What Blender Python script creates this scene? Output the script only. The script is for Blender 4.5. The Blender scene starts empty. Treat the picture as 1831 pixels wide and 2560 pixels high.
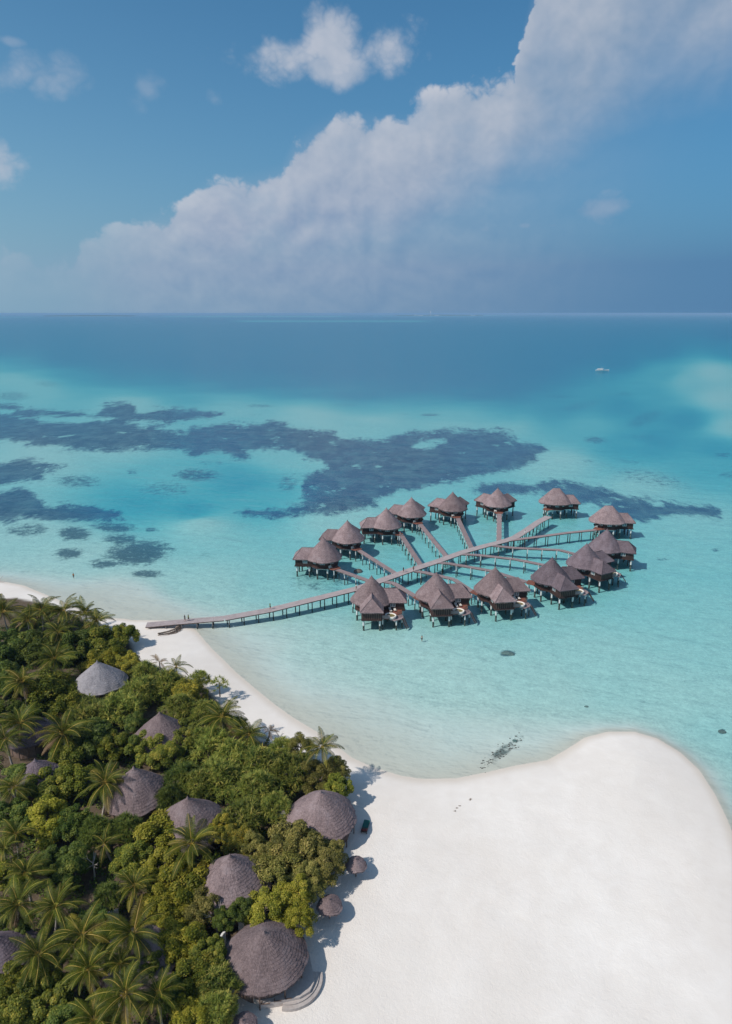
import bpy, bmesh, math, random
import numpy as np
from mathutils import Vector, Matrix, Euler

# ------------------------------------------------------------------ camera, sky, sun, exposure
SC = bpy.context.scene
COL = SC.collection
F = 1707.0                       # focal length in photo pixels (photo is 1831 x 2560)
CX, CY, HOR = 915.5, 1280.0, 783.0
PITCH = math.atan((CY - HOR) / F)
H = 80.0                         # flying height of the camera in metres
cam_d = bpy.data.cameras.new('camera')
cam = bpy.data.objects.new('camera', cam_d); COL.objects.link(cam)
cam.location = (0, 0, H); cam.rotation_euler = (math.radians(90) - PITCH, 0, 0)
cam_d.sensor_fit = 'VERTICAL'; cam_d.sensor_height = 36; cam_d.lens = 36 * F / 2560
cam_d.clip_start = 0.5; cam_d.clip_end = 200000
SC.camera = cam
SC.render.engine = 'CYCLES'
SC.cycles.use_denoising = True
try: SC.cycles.denoiser = 'OPENIMAGEDENOISE'
except Exception: pass
SC.cycles.max_bounces = 6; SC.cycles.transparent_max_bounces = 12; SC.cycles.volume_bounces = 0
SC.cycles.diffuse_bounces = 3; SC.cycles.glossy_bounces = 2; SC.cycles.caustics_reflective = False
SC.cycles.caustics_refractive = False
SC.view_settings.view_transform = 'Standard'; SC.view_settings.look = 'None'
SC.view_settings.gamma = 1.0; SC.view_settings.exposure = 0.0

SUN_EL = math.radians(47)
SX, SY = -0.88, -0.475           # where the sun stands, seen from above: left of and behind the camera
_n = math.hypot(SX, SY)
SUN = Vector((SX/_n*math.cos(SUN_EL), SY/_n*math.cos(SUN_EL), math.sin(SUN_EL)))
sl = bpy.data.lights.new('sun', 'SUN'); sl.energy = 3.9; sl.angle = math.radians(1.0); sl.color = (1.0, 0.945, 0.87)
so = bpy.data.objects.new('sun', sl); COL.objects.link(so)
so.rotation_euler = SUN.to_track_quat('Z', 'Y').to_euler(); so.location = (-60, -30, 120)

def unp(px, py, z=0.0):
    """photo pixel -> point on the level z"""
    dx = (px - CX) / F; dy = (CY - py) / F
    d = (dx, math.cos(PITCH) + dy*math.sin(PITCH), -math.sin(PITCH) + dy*math.cos(PITCH))
    t = (H - z) / -d[2]
    return Vector((d[0]*t, d[1]*t, z))
def pxdir(px, py):
    dx = (px - CX) / F; dy = (CY - py) / F
    v = Vector((dx, math.cos(PITCH) + dy*math.sin(PITCH), -math.sin(PITCH) + dy*math.cos(PITCH))).normalized()
    return math.degrees(math.atan2(v.x, v.y)), math.degrees(math.asin(v.z))

class NT:
    """small helper for node trees"""
    def __init__(s, tree): s.t = tree; s.n = tree.nodes; s.l = tree.links
    def new(s, typ, **kw):
        n = s.n.new(typ)
        for k, v in kw.items(): setattr(n, k, v)
        return n
    def put(s, sock, v):
        if isinstance(v, bpy.types.NodeSocket): s.l.new(v, sock)
        elif v is not None: sock.default_value = v
    def m(s, op, a, b=None, c=None, clamp=False):
        n = s.new('ShaderNodeMath', operation=op, use_clamp=clamp)
        for i, v in enumerate((a, b, c)): s.put(n.inputs[i], v)
        return n.outputs[0]
    def vm(s, op, a, b=None, scale=None):
        n = s.new('ShaderNodeVectorMath', operation=op)
        s.put(n.inputs[0], a); s.put(n.inputs[1], b)
        if scale is not None: s.put(n.inputs['Scale'], scale)
        return n.outputs['Value'] if op in ('LENGTH', 'DOT_PRODUCT', 'DISTANCE') else n.outputs[0]
    def mix(s, f, a, b, blend='MIX'):
        n = s.new('ShaderNodeMix', data_type='RGBA', blend_type=blend)
        s.put(n.inputs[0], f)
        for i, v in ((6, a), (7, b)):
            if isinstance(v, tuple) and len(v) == 3: v = (*v, 1)
            s.put(n.inputs[i], v)
        return n.outputs[2]
    def noise(s, vec, scale, detail=4, rough=0.55, dist=0.0, dim='3D'):
        n = s.new('ShaderNodeTexNoise', noise_dimensions=dim)
        s.put(n.inputs['Vector'], vec); s.put(n.inputs['Scale'], scale); s.put(n.inputs['Detail'], detail)
        s.put(n.inputs['Roughness'], rough); s.put(n.inputs['Distortion'], dist)
        return n.outputs[0]
    def sstep(s, v, lo, hi, to0=0.0, to1=1.0):
        n = s.new('ShaderNodeMapRange', interpolation_type='SMOOTHSTEP')
        s.put(n.inputs[0], v)
        for i, q in ((1, lo), (2, hi), (3, to0), (4, to1)): s.put(n.inputs[i], q)
        return n.outputs[0]
    def lin(s, v, lo, hi, to0=0.0, to1=1.0):
        n = s.new('ShaderNodeMapRange')
        s.put(n.inputs[0], v)
        for i, q in ((1, lo), (2, hi), (3, to0), (4, to1)): s.put(n.inputs[i], q)
        return n.outputs[0]
    def attr(s, name): return s.new('ShaderNodeAttribute', attribute_name=name).outputs['Fac']
    def comb(s, x, y, z):
        n = s.new('ShaderNodeCombineXYZ')
        for i, v in enumerate((x, y, z)): s.put(n.inputs[i], v)
        return n.outputs[0]
    def sep(s, v):
        n = s.new('ShaderNodeSeparateXYZ'); s.put(n.inputs[0], v); return n.outputs
    def bump(s, h, strength, dist=1.0, normal=None):
        n = s.new('ShaderNodeBump'); s.put(n.inputs['Height'], h); s.put(n.inputs['Strength'], strength)
        s.put(n.inputs['Distance'], dist); s.put(n.inputs['Normal'], normal); return n.outputs[0]

# ---- world: Nishita sky with cumulus clouds
W = bpy.data.worlds.new('World'); SC.world = W; W.use_nodes = True
t = NT(W.node_tree); t.n.clear()
SKY_STRENGTH = 0.105
sky = t.new('ShaderNodeTexSky', sky_type='NISHITA'); sky.sun_disc = False
sky.sun_elevation = SUN_EL; sky.sun_rotation = math.atan2(SX, SY)
sky.altitude = 80; sky.air_density = 1.0; sky.dust_density = 1.0; sky.ozone_density = 2.0
bg_sky = t.new('ShaderNodeBackground'); bg_sky.inputs[1].default_value = SKY_STRENGTH
D = t.new('ShaderNodeTexCoord').outputs['Generated']
x, y, z = t.sep(D)
AZ = t.m('MULTIPLY', t.m('ARCTAN2', x, y), 57.2958)
EL = t.m('MULTIPLY', t.m('ARCSINE', z), 57.2958)
# humid sea air: the low sky pales to blue-grey all round the horizon, a little brighter towards the sun
hz_f = t.m('POWER', 2.718, t.m('MULTIPLY', t.m('MAXIMUM', t.m('SUBTRACT', EL, 3.5), 0.0), -1/9.0))
sunside = t.sstep(t.vm('DOT_PRODUCT', D, (SX/_n, SY/_n, 0.0)), -1.0, 0.6)
hz_c = t.mix(sunside, (0.80, 2.0, 3.75), (2.9, 4.5, 5.5))
sky_c = t.mix(t.m('MULTIPLY', hz_f, 0.97), t.mix(1.0, sky.outputs[0], (0.36, 0.80, 0.97), 'MULTIPLY'), hz_c)
t.l.new(sky_c, bg_sky.inputs[0])
W.cycles.sampling_method = 'MANUAL'; W.cycles.sample_map_resolution = 512
OCT = ((0.13, 0.75, 1.0), (0.36, 0.40, 1.0), (1.0, 0.18, 1.0), (2.3, 0.10, 3.0))
def billow(off, octs):
    """puffy relief of the clouds, sampled a little towards the light for their shading"""
    P = t.comb(t.m('ADD', AZ, off[0]), t.m('MULTIPLY', t.m('ADD', EL, off[1]), 1.2), 0.0)
    s = None
    for sc, am, de in octs:
        n = t.m('MULTIPLY', t.m('ABSOLUTE', t.m('SUBTRACT', t.noise(P, sc, de, 0.5, 0.0, '2D'), 0.5)), 3.2*am)
        s = n if s is None else t.m('ADD', s, n)
    return s
B0 = t.m('SUBTRACT', billow((0, 0), OCT), 0.46)
R0 = billow((0, 0), OCT[:3]); R1 = billow((-0.7, 0.8), OCT[:3])
def curve(pts, wob=0.8):
    c = t.new('ShaderNodeFloatCurve'); cm = c.mapping; cv = cm.curves[0]
    P = sorted([((a + 32) / 64, e / 30) for a, e in pts])
    while len(cv.points) < len(P): cv.points.new(0.5, 0.5)
    for p, q in zip(cv.points, P): p.location = q; p.handle_type = 'VECTOR'
    cm.use_clip = False; cm.update()
    t.put(c.inputs['Value'], t.lin(t.m('ADD', AZ, t.m('MULTIPLY', B0, wob)), -32, 32))
    return t.m('MULTIPLY', c.outputs[0], 30.0)
K = 1831 / 1624
def fv(*p): return [pxdir(a*K, b*K) for a, b in p]
UPP = ([(-32, 3.6)] + fv((150, 560), (190, 522), (240, 512), (330, 482), (385, 468), (430, 424), (480, 392), (560, 388), (622, 372), (650, 316),
     (690, 284), (750, 252), (815, 252), (900, 258), (950, 240), (990, 212), (1030, 186), (1090, 166), (1140, 160), (1165, 40), (1190, -60)) + [(25.5, 27), (32, 26)])
UP = curve(UPP); UPS = curve(UPP, 0.0)
LO = curve([(-32, 2.0)] + fv((180, 690), (420, 680), (700, 650), (900, 580), (1100, 470), (1260, 370), (1400, 270), (1520, 225), (1624, 190)) + [(32, 16)], 0.0)
bank = t.m('MULTIPLY', t.sstep(t.m('ADD', t.m('SUBTRACT', UP, EL), t.m('MULTIPLY', B0, 1.9)), -0.1, 0.75),
           t.sstep(t.m('ADD', t.m('SUBTRACT', EL, LO), t.m('MULTIPLY', B0, 0.9)), -2.6, 6.5))
bank = t.m('MULTIPLY', bank, t.sstep(AZ, -25.5, -9.0, 0.30, 0.90))
holes = t.sstep(t.noise(t.comb(AZ, EL, 3.0), 0.13, 4, 0.55), 0.32, 0.58, 0.68, 1.0)
bank = t.m('MULTIPLY', bank, holes)
veil = t.m('MULTIPLY', t.m('MULTIPLY', t.sstep(t.m('SUBTRACT', UPS, EL), -0.5, 3.5), t.sstep(AZ, 27, -8, 0.0, 0.55)), t.m('MULTIPLY', t.sstep(AZ, -27, -15), t.sstep(EL, -0.5, 4.0, 0.55, 1.0)))
dens = t.m('MAXIMUM', bank, veil)
depth_in = t.m('SUBTRACT', UPS, EL)
def blob(px, py, rx, ry, op, soft=0.85, nz=0.85):
    """single cumulus: centre and radii in full-view pixels"""
    global dens
    a, e = pxdir(px*K, py*K); a1, _ = pxdir((px+rx)*K, py*K); _, e1 = pxdir(px*K, (py-ry)*K)
    dx = t.m('DIVIDE', t.m('SUBTRACT', AZ, a), a1 - a); dy = t.m('DIVIDE', t.m('SUBTRACT', EL, e), e1 - e)
    r = t.m('SQRT', t.m('ADD', t.m('MULTIPLY', dx, dx), t.m('MULTIPLY', dy, dy)))
    v = t.m('ADD', t.m('SUBTRACT', 1.0, r), t.m('MULTIPLY', B0, nz))
    dens = t.m('MAXIMUM', dens, t.m('MULTIPLY', t.sstep(v, 0.0, soft), op))
blob(640, 128, 108, 66, 0.78); blob(745, 88, 95, 98, 0.78); blob(855, 108, 82, 80, 0.74); blob(730, 150, 165, 50, 0.66, 0.9)
blob(110, 175, 150, 62, 0.36, 1.0, 1.0); blob(322, 196, 40, 44, 0.20, 1.1, 1.2); blob(308, 222, 30, 40, 0.12, 1.1, 1.2); blob(-10, 365, 78, 66, 0.6, 0.7); blob(475, 222, 26, 26, 0.16, 1.0, 1.3)
blob(1310, 470, 95, 42, 0.42, 1.0); blob(1075, 510, 50, 24, 0.36, 1.0); blob(1165, 500, 24, 12, 0.35, 0.8); blob(1225, 500, 40, 14, 0.25, 0.9)
blob(20, 90, 40, 16, 0.22, 0.9)
# scattered cumulus over the unseen rest of the sky, coverage raised for whiter fill light
wide = t.noise(D, 3.0, 9, 0.58, 0.3)
out = t.m('MAXIMUM', t.sstep(t.m('ABSOLUTE', AZ), 30, 44), t.sstep(EL, 22, 31))
rest = t.m('MULTIPLY', t.m('MULTIPLY', t.sstep(wide, 0.47, 0.62), t.sstep(EL, 1.5, 14)), t.m('MULTIPLY', out, 0.85))
dens = t.m('MAXIMUM', dens, rest)
rel = t.m('SUBTRACT', R0, R1)
top = t.m('ADD', t.m('MULTIPLY', t.sstep(depth_in, -1.0, 7.0, 1.0, 0.0), 0.75), t.m('MULTIPLY', t.sstep(depth_in, -0.6, 1.3, 1.0, 0.0), 0.5))
lit = t.m('ADD', t.m('MULTIPLY', rel, 0.42), t.m('ADD', 0.28, t.m('MULTIPLY', top, 0.42)), clamp=True)
low_blue = t.sstep(EL, 2.0, 16.0)
ccol = t.mix(lit, t.mix(low_blue, (0.25, 0.325, 0.49), (0.275, 0.365, 0.49)), (0.57, 0.59, 0.655))
bg_c = t.new('ShaderNodeBackground'); t.l.new(ccol, bg_c.inputs[0]); bg_c.inputs[1].default_value = 1.0
mx = t.new('ShaderNodeMixShader'); t.l.new(dens, mx.inputs[0]); t.l.new(bg_sky.outputs[0], mx.inputs[1]); t.l.new(bg_c.outputs[0], mx.inputs[2])
wo = t.new('ShaderNodeOutputWorld'); t.l.new(mx.outputs[0], wo.inputs[0])

# ------------------------------------------------------------------ helpers
def tag(o, label=None, cat=None, group=None, kind=None):
    if label: o['label'] = label
    if cat: o['category'] = cat
    if group: o['group'] = group
    if kind: o['kind'] = kind
    return o
def link(name, data, mat=None, parent=None, loc=(0, 0, 0), rz=0.0):
    o = bpy.data.objects.new(name, data); COL.objects.link(o)
    if mat is not None and data is not None and not data.materials: data.materials.append(mat)
    o.location = loc; o.rotation_euler = (0, 0, rz)
    if parent is not None: o.parent = parent
    return o
def empty(name, loc=(0, 0, 0), rz=0.0): return link(name, None, None, None, loc, rz)
KIDS = {}
def copy_tree(o, parent=None):
    c = o.copy(); COL.objects.link(c); c.parent = parent
    for ch in KIDS_of(o): copy_tree(ch, c)
    return c
def KIDS_of(o): return list(o.children)
def mesh_np(name, V, Fq, tint=None, smooth=False):
    """mesh from numpy arrays; Fq has 3 or 4 columns"""
    V = np.asarray(V, np.float32); Fq = np.asarray(Fq, np.int32); k = Fq.shape[1]
    me = bpy.data.meshes.new(name)
    me.vertices.add(len(V)); me.vertices.foreach_set('co', V.ravel())
    me.loops.add(Fq.size); me.loops.foreach_set('vertex_index', Fq.ravel())
    me.polygons.add(len(Fq)); me.polygons.foreach_set('loop_start', np.arange(len(Fq), dtype=np.int32)*k)
    if smooth: me.polygons.foreach_set('use_smooth', np.ones(len(Fq), bool))
    if tint is not None:
        a = me.attributes.new('tint', 'FLOAT', 'FACE'); a.data.foreach_set('value', np.asarray(tint, np.float32))
    me.update(calc_edges=True); me.validate()
    return me
class MB:
    """collects simple solids into one mesh"""
    def __init__(s): s.v = []; s.f = []; s.uv = None
    def poly(s, pts, z0, z1):
        b = len(s.v); n = len(pts)
        s.v += [(p[0], p[1], z0) for p in pts] + [(p[0], p[1], z1) for p in pts]
        s.f += [tuple(range(b + n - 1, b - 1, -1)), tuple(range(b + n, b + 2*n))]
        for i in range(n): j = (i+1) % n; s.f.append((b+i, b+j, b+n+j, b+n+i))
        return s
    def box(s, x0, x1, y0, y1, z0, z1): return s.poly([(x0, y0), (x1, y0), (x1, y1), (x0, y1)], z0, z1)
    def obox(s, c, ux, lx, ly, z0, z1):
        """box centred on c (x, y), long axis ux"""
        ux = Vector((ux[0], ux[1])).normalized(); vy = Vector((-ux.y, ux.x))
        P = [Vector((c[0], c[1])) + ux*a*lx/2 + vy*b*ly/2 for a, b in ((-1, -1), (1, -1), (1, 1), (-1, 1))]
        return s.poly([(p.x, p.y) for p in P], z0, z1)
    def tube(s, pts, rad, n=8, caps=True):
        b = len(s.v); m = len(pts); prev = None
        for i, p in enumerate(pts):
            p = Vector(p)
            d = (Vector(pts[min(i+1, m-1)]) - Vector(pts[max(i-1, 0)])).normalized()
            a = d.orthogonal().normalized() if prev is None else (prev - d*prev.dot(d)).normalized()
            prev = a; c = d.cross(a); r = rad[i] if hasattr(rad, '__len__') else rad
            for k in range(n):
                q = p + (a*math.cos(2*math.pi*k/n) + c*math.sin(2*math.pi*k/n))*r
                s.v.append(tuple(q))
        for i in range(m-1):
            for k in range(n):
                j = (k+1) % n; s.f.append((b+i*n+k, b+i*n+j, b+(i+1)*n+j, b+(i+1)*n+k))
        if caps:
            s.f.append(tuple(range(b+n-1, b-1, -1))); s.f.append(tuple(range(b+(m-1)*n, b+m*n)))
        return s
    def bar(s, a, b_, w, h):
        """square bar between two points"""
        a = Vector(a); b_ = Vector(b_); d = (b_-a).normalized()
        sx = d.cross(Vector((0, 0, 1)));  sx = sx.normalized() if sx.length > 1e-4 else Vector((1, 0, 0))
        up = sx.cross(d); b = len(s.v)
        for q in (a, b_):
            for i, j in ((-1, -1), (1, -1), (1, 1), (-1, 1)): s.v.append(tuple(q + sx*i*w/2 + up*j*h/2))
        s.f += [(b, b+1, b+2, b+3)[::-1], (b+4, b+5, b+6, b+7)] + [(b+i, b+(i+1) % 4, b+4+(i+1) % 4, b+4+i) for i in range(4)]
        return s
    def mesh(s, name, smooth=False):
        me = bpy.data.meshes.new(name); me.from_pydata(s.v, [], s.f)
        if smooth:
            for p in me.polygons: p.use_smooth = True
        if s.uv is not None:
            l = me.uv_layers.new(name='UVMap')
            for lp in me.loops: l.data[lp.index].uv = s.uv[lp.vertex_index]
        bm = bmesh.new(); bm.from_mesh(me); bmesh.ops.recalc_face_normals(bm, faces=bm.faces); bm.to_mesh(me); bm.free()
        me.update(); return me
    def build(s, name, mat, parent=None, loc=(0, 0, 0), rz=0.0, smooth=False): return link(name, s.mesh(name, smooth), mat, parent, loc, rz)

# ------------------------------------------------------------------ materials
MAT = {}
def newmat(name):
    m = bpy.data.materials.new(name); m.use_nodes = True; MAT[name] = m
    q = NT(m.node_tree); q.n.clear(); q.out = q.new('ShaderNodeOutputMaterial')
    return m, q
def principled(q, col, rough=0.8, normal=None, spec=0.3, **kw):
    p = q.new('ShaderNodeBsdfPrincipled')
    q.put(p.inputs['Base Color'], (*col, 1) if isinstance(col, tuple) and len(col) == 3 else col)
    q.put(p.inputs['Roughness'], rough); q.put(p.inputs['Normal'], normal); q.put(p.inputs['Specular IOR Level'], spec)
    for k, v in kw.items(): q.put(p.inputs[k], v)
    q.l.new(p.outputs[0], q.out.inputs[0]); return p
def rnd(q): return q.new('ShaderNodeObjectInfo').outputs['Random']
def hsv_var(q, col, amt=0.25, seedmul=1.0):
    n = q.new('ShaderNodeHueSaturation'); q.put(n.inputs['Color'], col)
    q.put(n.inputs['Value'], q.lin(rnd(q), 0, 1, 1-amt, 1+amt)); return n.outputs[0]
def plain(name, a, b, scale=6, rough=0.8, stretch=(1, 1, 1), bumps=0.3, var=0.12, spec=0.3):
    m, q = newmat(name); C = q.new('ShaderNodeTexCoord').outputs['Object']
    v = q.vm('MULTIPLY', C, stretch)
    n = q.noise(v, scale, 6, 0.6); n2 = q.noise(C, 0.7, 3)
    f = q.lin(q.m('ADD', q.m('MULTIPLY', n, 0.7), q.m('MULTIPLY', n2, 0.45)), 0.35, 0.8)
    c = hsv_var(q, q.mix(f, a, b), var)
    principled(q, c, rough, q.bump(n, bumps, 0.03), spec); return m
def thatch(name, a, b, c):
    """weathered palm thatch; the UV runs round the roof (u) and down the slope (v), in metres"""
    m, q = newmat(name); UV = q.new('ShaderNodeTexCoord').outputs['UV']; P = q.new('ShaderNodeNewGeometry').outputs['Position']
    s1 = q.noise(q.vm('MULTIPLY', UV, (9.0, 1.3, 1)), 1.0, 5, 0.65, 0.4)
    s2 = q.noise(q.vm('MULTIPLY', UV, (2.2, 5.0, 1)), 1.0, 4, 0.6, 1.2)
    s3 = q.noise(P, 0.45, 5, 0.6)
    f = q.lin(q.m('ADD', q.m('MULTIPLY', s1, 0.5), q.m('ADD', q.m('MULTIPLY', s2, 0.42), q.m('MULTIPLY', s3, 0.3))), 0.47, 0.76)
    col = q.mix(f, a, b)
    col = q.mix(q.sstep(s3, 0.5, 0.72, 0, 0.55), col, c)
    col = q.mix(q.sstep(s2, 0.66, 0.74, 0, 0.6), col, tuple(min(1, k*1.5) for k in c))
    col = hsv_var(q, col, 0.2)
    hh = q.m('ADD', q.m('MULTIPLY', s1, 1.0), q.m('MULTIPLY', s2, 0.8))
    principled(q, col, 0.92, q.bump(hh, 1.0, 0.14), 0.12); return m
thatch('thatch_villa', (0.128, 0.09, 0.093), (0.375, 0.277, 0.277), (0.285, 0.232, 0.24))
thatch('thatch_dark', (0.083, 0.063, 0.072), (0.225, 0.173, 0.192), (0.18, 0.15, 0.173))
thatch('thatch_hut', (0.113, 0.083, 0.085), (0.325, 0.241, 0.237), (0.255, 0.207, 0.213))
thatch('thatch_grey', (0.17, 0.155, 0.165), (0.37, 0.345, 0.36), (0.31, 0.29, 0.31))
plain('deck_wood', (0.20, 0.145, 0.145), (0.36, 0.275, 0.275), 5, 0.85, (1, 6, 1), 0.3, 0.15)
plain('deck_grey', (0.27, 0.225, 0.225), (0.47, 0.395, 0.39), 4, 0.85, (1, 5, 1), 0.3, 0.05)
plain('deck_red', (0.15, 0.052, 0.036), (0.28, 0.115, 0.082), 5, 0.7, (1, 6, 1), 0.3, 0.1)
plain('dark_wood', (0.022, 0.012, 0.011), (0.080, 0.046, 0.040), 3, 0.75, (7, 7, 0.6), 0.5, 0.2)
plain('red_wood', (0.040, 0.016, 0.013), (0.095, 0.042, 0.034), 3, 0.75, (7, 7, 0.6), 0.5, 0.2)
plain('brown_wood', (0.10, 0.065, 0.05), (0.22, 0.15, 0.12), 4, 0.8, (1, 1, 0.3), 0.4, 0.15)
plain('cream_fabric', (0.62, 0.56, 0.50), (0.78, 0.73, 0.68), 12, 0.9, (1, 1, 1), 0.1, 0.05)
plain('white_paint', (0.62, 0.62, 0.61), (0.80, 0.80, 0.79), 4, 0.7, (1, 1, 1), 0.1, 0.05)
plain('stone_tile', (0.36, 0.31, 0.29), (0.50, 0.45, 0.42), 3, 0.85, (1, 1, 1), 0.3, 0.05)
plain('plaster', (0.60, 0.58, 0.56), (0.74, 0.72, 0.70), 2, 0.9, (1, 1, 1), 0.2, 0.05)
plain('bark', (0.10, 0.075, 0.055), (0.26, 0.21, 0.17), 3, 0.95, (4, 4, 1), 0.8, 0.2)
plain('pale_bark', (0.30, 0.26, 0.23), (0.50, 0.45, 0.41), 3, 0.95, (4, 4, 1), 0.6, 0.2)
plain('rock', (0.05, 0.045, 0.04), (0.17, 0.14, 0.115), 2, 0.9, (1, 1, 1), 1.0, 0.3)
plain('sandbag', (0.10, 0.075, 0.06), (0.26, 0.20, 0.16), 2.5, 0.9, (1, 1, 1), 0.8, 0.3)
plain('glass', (0.10, 0.13, 0.15), (0.20, 0.24, 0.27), 1, 0.15, (1, 1, 1), 0.0, 0.1, 0.6)
plain('teal_fabric', (0.018, 0.10, 0.085), (0.03, 0.15, 0.125), 10, 0.9, (1, 1, 1), 0.1, 0.05)
plain('red_fabric', (0.17, 0.03, 0.035), (0.24, 0.055, 0.05), 10, 0.9, (1, 1, 1), 0.1, 0.05)
plain('skin', (0.28, 0.15, 0.10), (0.36, 0.21, 0.145), 10, 0.6, (1, 1, 1), 0.0, 0.1)
plain('hair', (0.015, 0.010, 0.008), (0.04, 0.025, 0.02), 10, 0.6, (1, 1, 1), 0.0, 0.1)
plain('tub_water', (0.16, 0.13, 0.05), (0.24, 0.20, 0.09), 3, 0.15, (1, 1, 1), 0.05, 0.05, 0.5)
for nm, c in (('cloth_white', (0.72, 0.70, 0.68)), ('cloth_green', (0.20, 0.26, 0.05)), ('cloth_dark', (0.03, 0.03, 0.045)), ('cloth_pink', (0.55, 0.22, 0.22)), ('cloth_blue', (0.06, 0.12, 0.28)), ('cloth_brown', (0.22, 0.09, 0.07)), ('cloth_orange', (0.55, 0.2, 0.05))):
    plain(nm, tuple(k*0.85 for k in c), c, 15, 0.9, (1, 1, 1), 0.05, 0.05)
# piles: painted white, bare and weed-stained where the tide wets them
m, q = newmat('pile_white'); P = q.new('ShaderNodeNewGeometry').outputs['Position']
pz = q.sep(P)[2]; nn = q.noise(P, 2.5, 5)
f = q.sstep(q.m('ADD', pz, q.m('MULTIPLY', q.m('SUBTRACT', nn, 0.5), 0.7)), 0.12, 0.4)
principled(q, q.mix(f, (0.05, 0.055, 0.045), q.mix(nn, (0.55, 0.55, 0.54), (0.78, 0.78, 0.77))), 0.8)
m, q = newmat('pile_grey'); P = q.new('ShaderNodeNewGeometry').outputs['Position']
pz = q.sep(P)[2]; nn = q.noise(P, 2.5, 5)
f = q.sstep(q.m('ADD', pz, q.m('MULTIPLY', q.m('SUBTRACT', nn, 0.5), 0.9)), 0.3, 0.8)
principled(q, q.mix(f, (0.035, 0.038, 0.033), q.mix(nn, (0.13, 0.115, 0.11), (0.26, 0.235, 0.23))), 0.85)
def foliage(name, dark, mid, lite, trans=0.32, rough=0.5, rib=None):
    m, q = newmat(name); tn = q.attr('tint')
    r = rnd(q)
    v = q.m('ADD', tn, q.m('MULTIPLY', q.m('SUBTRACT', r, 0.5), 0.22))
    col = q.mix(q.sstep(v, 0.5, 1.0), q.mix(q.sstep(v, 0.0, 0.5), dark, mid), lite)
    if rib: col = q.mix(q.sstep(tn, 1.02, 1.1), col, rib)
    hs = q.new('ShaderNodeHueSaturation'); q.put(hs.inputs['Color'], col); q.put(hs.inputs['Hue'], q.lin(r, 0, 1, 0.485, 0.51)); q.put(hs.inputs['Value'], q.lin(q.m('FRACT', q.m('MULTIPLY', r, 7.31)), 0, 1, 0.78, 1.15))
    col = hs.outputs[0]
    p = q.new('ShaderNodeBsdfPrincipled'); q.put(p.inputs['Base Color'], col); q.put(p.inputs['Roughness'], rough); q.put(p.inputs['Specular IOR Level'], 0.16)
    tr = q.new('ShaderNodeBsdfTranslucent'); q.put(tr.inputs[0], col)
    mxs = q.new('ShaderNodeMixShader'); mxs.inputs[0].default_value = trans
    q.l.new(p.outputs[0], mxs.inputs[1]); q.l.new(tr.outputs[0], mxs.inputs[2]); q.l.new(mxs.outputs[0], q.out.inputs[0])
    return m
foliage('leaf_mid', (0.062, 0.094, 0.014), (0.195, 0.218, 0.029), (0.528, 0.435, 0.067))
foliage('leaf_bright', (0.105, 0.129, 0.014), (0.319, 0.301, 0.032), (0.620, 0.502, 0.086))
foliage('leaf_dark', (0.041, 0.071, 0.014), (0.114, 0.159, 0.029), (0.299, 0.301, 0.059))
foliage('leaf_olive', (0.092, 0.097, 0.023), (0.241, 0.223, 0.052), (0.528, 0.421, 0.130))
foliage('leaf_pandanus', (0.071, 0.115, 0.023), (0.232, 0.267, 0.048), (0.599, 0.502, 0.120))
foliage('leaf_yellow', (0.077, 0.094, 0.012), (0.228, 0.216, 0.029), (0.620, 0.432, 0.054))
foliage('frond_green', (0.030, 0.050, 0.006), (0.100, 0.120, 0.013), (0.290, 0.265, 0.030), 0.25, 0.5, (0.58, 0.43, 0.10))
foliage('frond_old', (0.088, 0.078, 0.009), (0.200, 0.171, 0.021), (0.413, 0.305, 0.052), 0.2, 0.5, (0.600, 0.439, 0.138))
foliage('frond_dead', (0.10, 0.06, 0.03), (0.20, 0.13, 0.07), (0.33, 0.23, 0.14), 0.1, 0.8)

# ------------------------------------------------------------------ ground, sea bed and water
def polydist(X, Y, P, closed=True):
    """signed distance to a polygon, positive inside (numpy arrays)"""
    P = np.asarray(P, float); n = len(P); d2 = np.full(X.shape, 1e30); ins = np.zeros(X.shape, bool)
    for i in range(n):
        ax, ay = P[i]; bx, by = P[(i+1) % n]
        ex, ey = bx-ax, by-ay; L = ex*ex + ey*ey + 1e-12
        tt = np.clip(((X-ax)*ex + (Y-ay)*ey)/L, 0, 1)
        d2 = np.minimum(d2, (X-ax-tt*ex)**2 + (Y-ay-tt*ey)**2)
        c = (ay > Y) != (by > Y)
        ins ^= c & (X < ax + (Y-ay)*ex/np.where(abs(ey) < 1e-12, 1e-12, ey))
    d = np.sqrt(d2); return np.where(ins, d, -d)
SHORE_PX = [(-900, 1380), (-400, 1405), (-100, 1438), (0, 1452), (60, 1464), (110, 1485), (170, 1510), (220, 1530), (280, 1546), (340, 1551), (420, 1552), (470, 1562), (492, 1578), (510, 1600), (530, 1622),
    (559, 1650), (592, 1683), (636, 1720), (681, 1757), (732, 1794), (769, 1816), (806, 1838), (843, 1866), (880, 1895), (934, 1919), (1003, 1940), (1060, 1948), (1141, 1946), (1221, 1930),
    (1290, 1914), (1370, 1900), (1416, 1874), (1462, 1844), (1519, 1829), (1588, 1829), (1645, 1846), (1703, 1881), (1749, 1924), (1789, 1986), (1817, 2043), (1836, 2090), (1862, 2180), (1885, 2350), (1895, 2600), (1890, 2900)]
SHORE = [tuple(unp(*p)[:2]) for p in SHORE_PX]
SHORE += [(75, -10), (60, -60), (-20, -110), (-260, -120), (-420, 60)]
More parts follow.
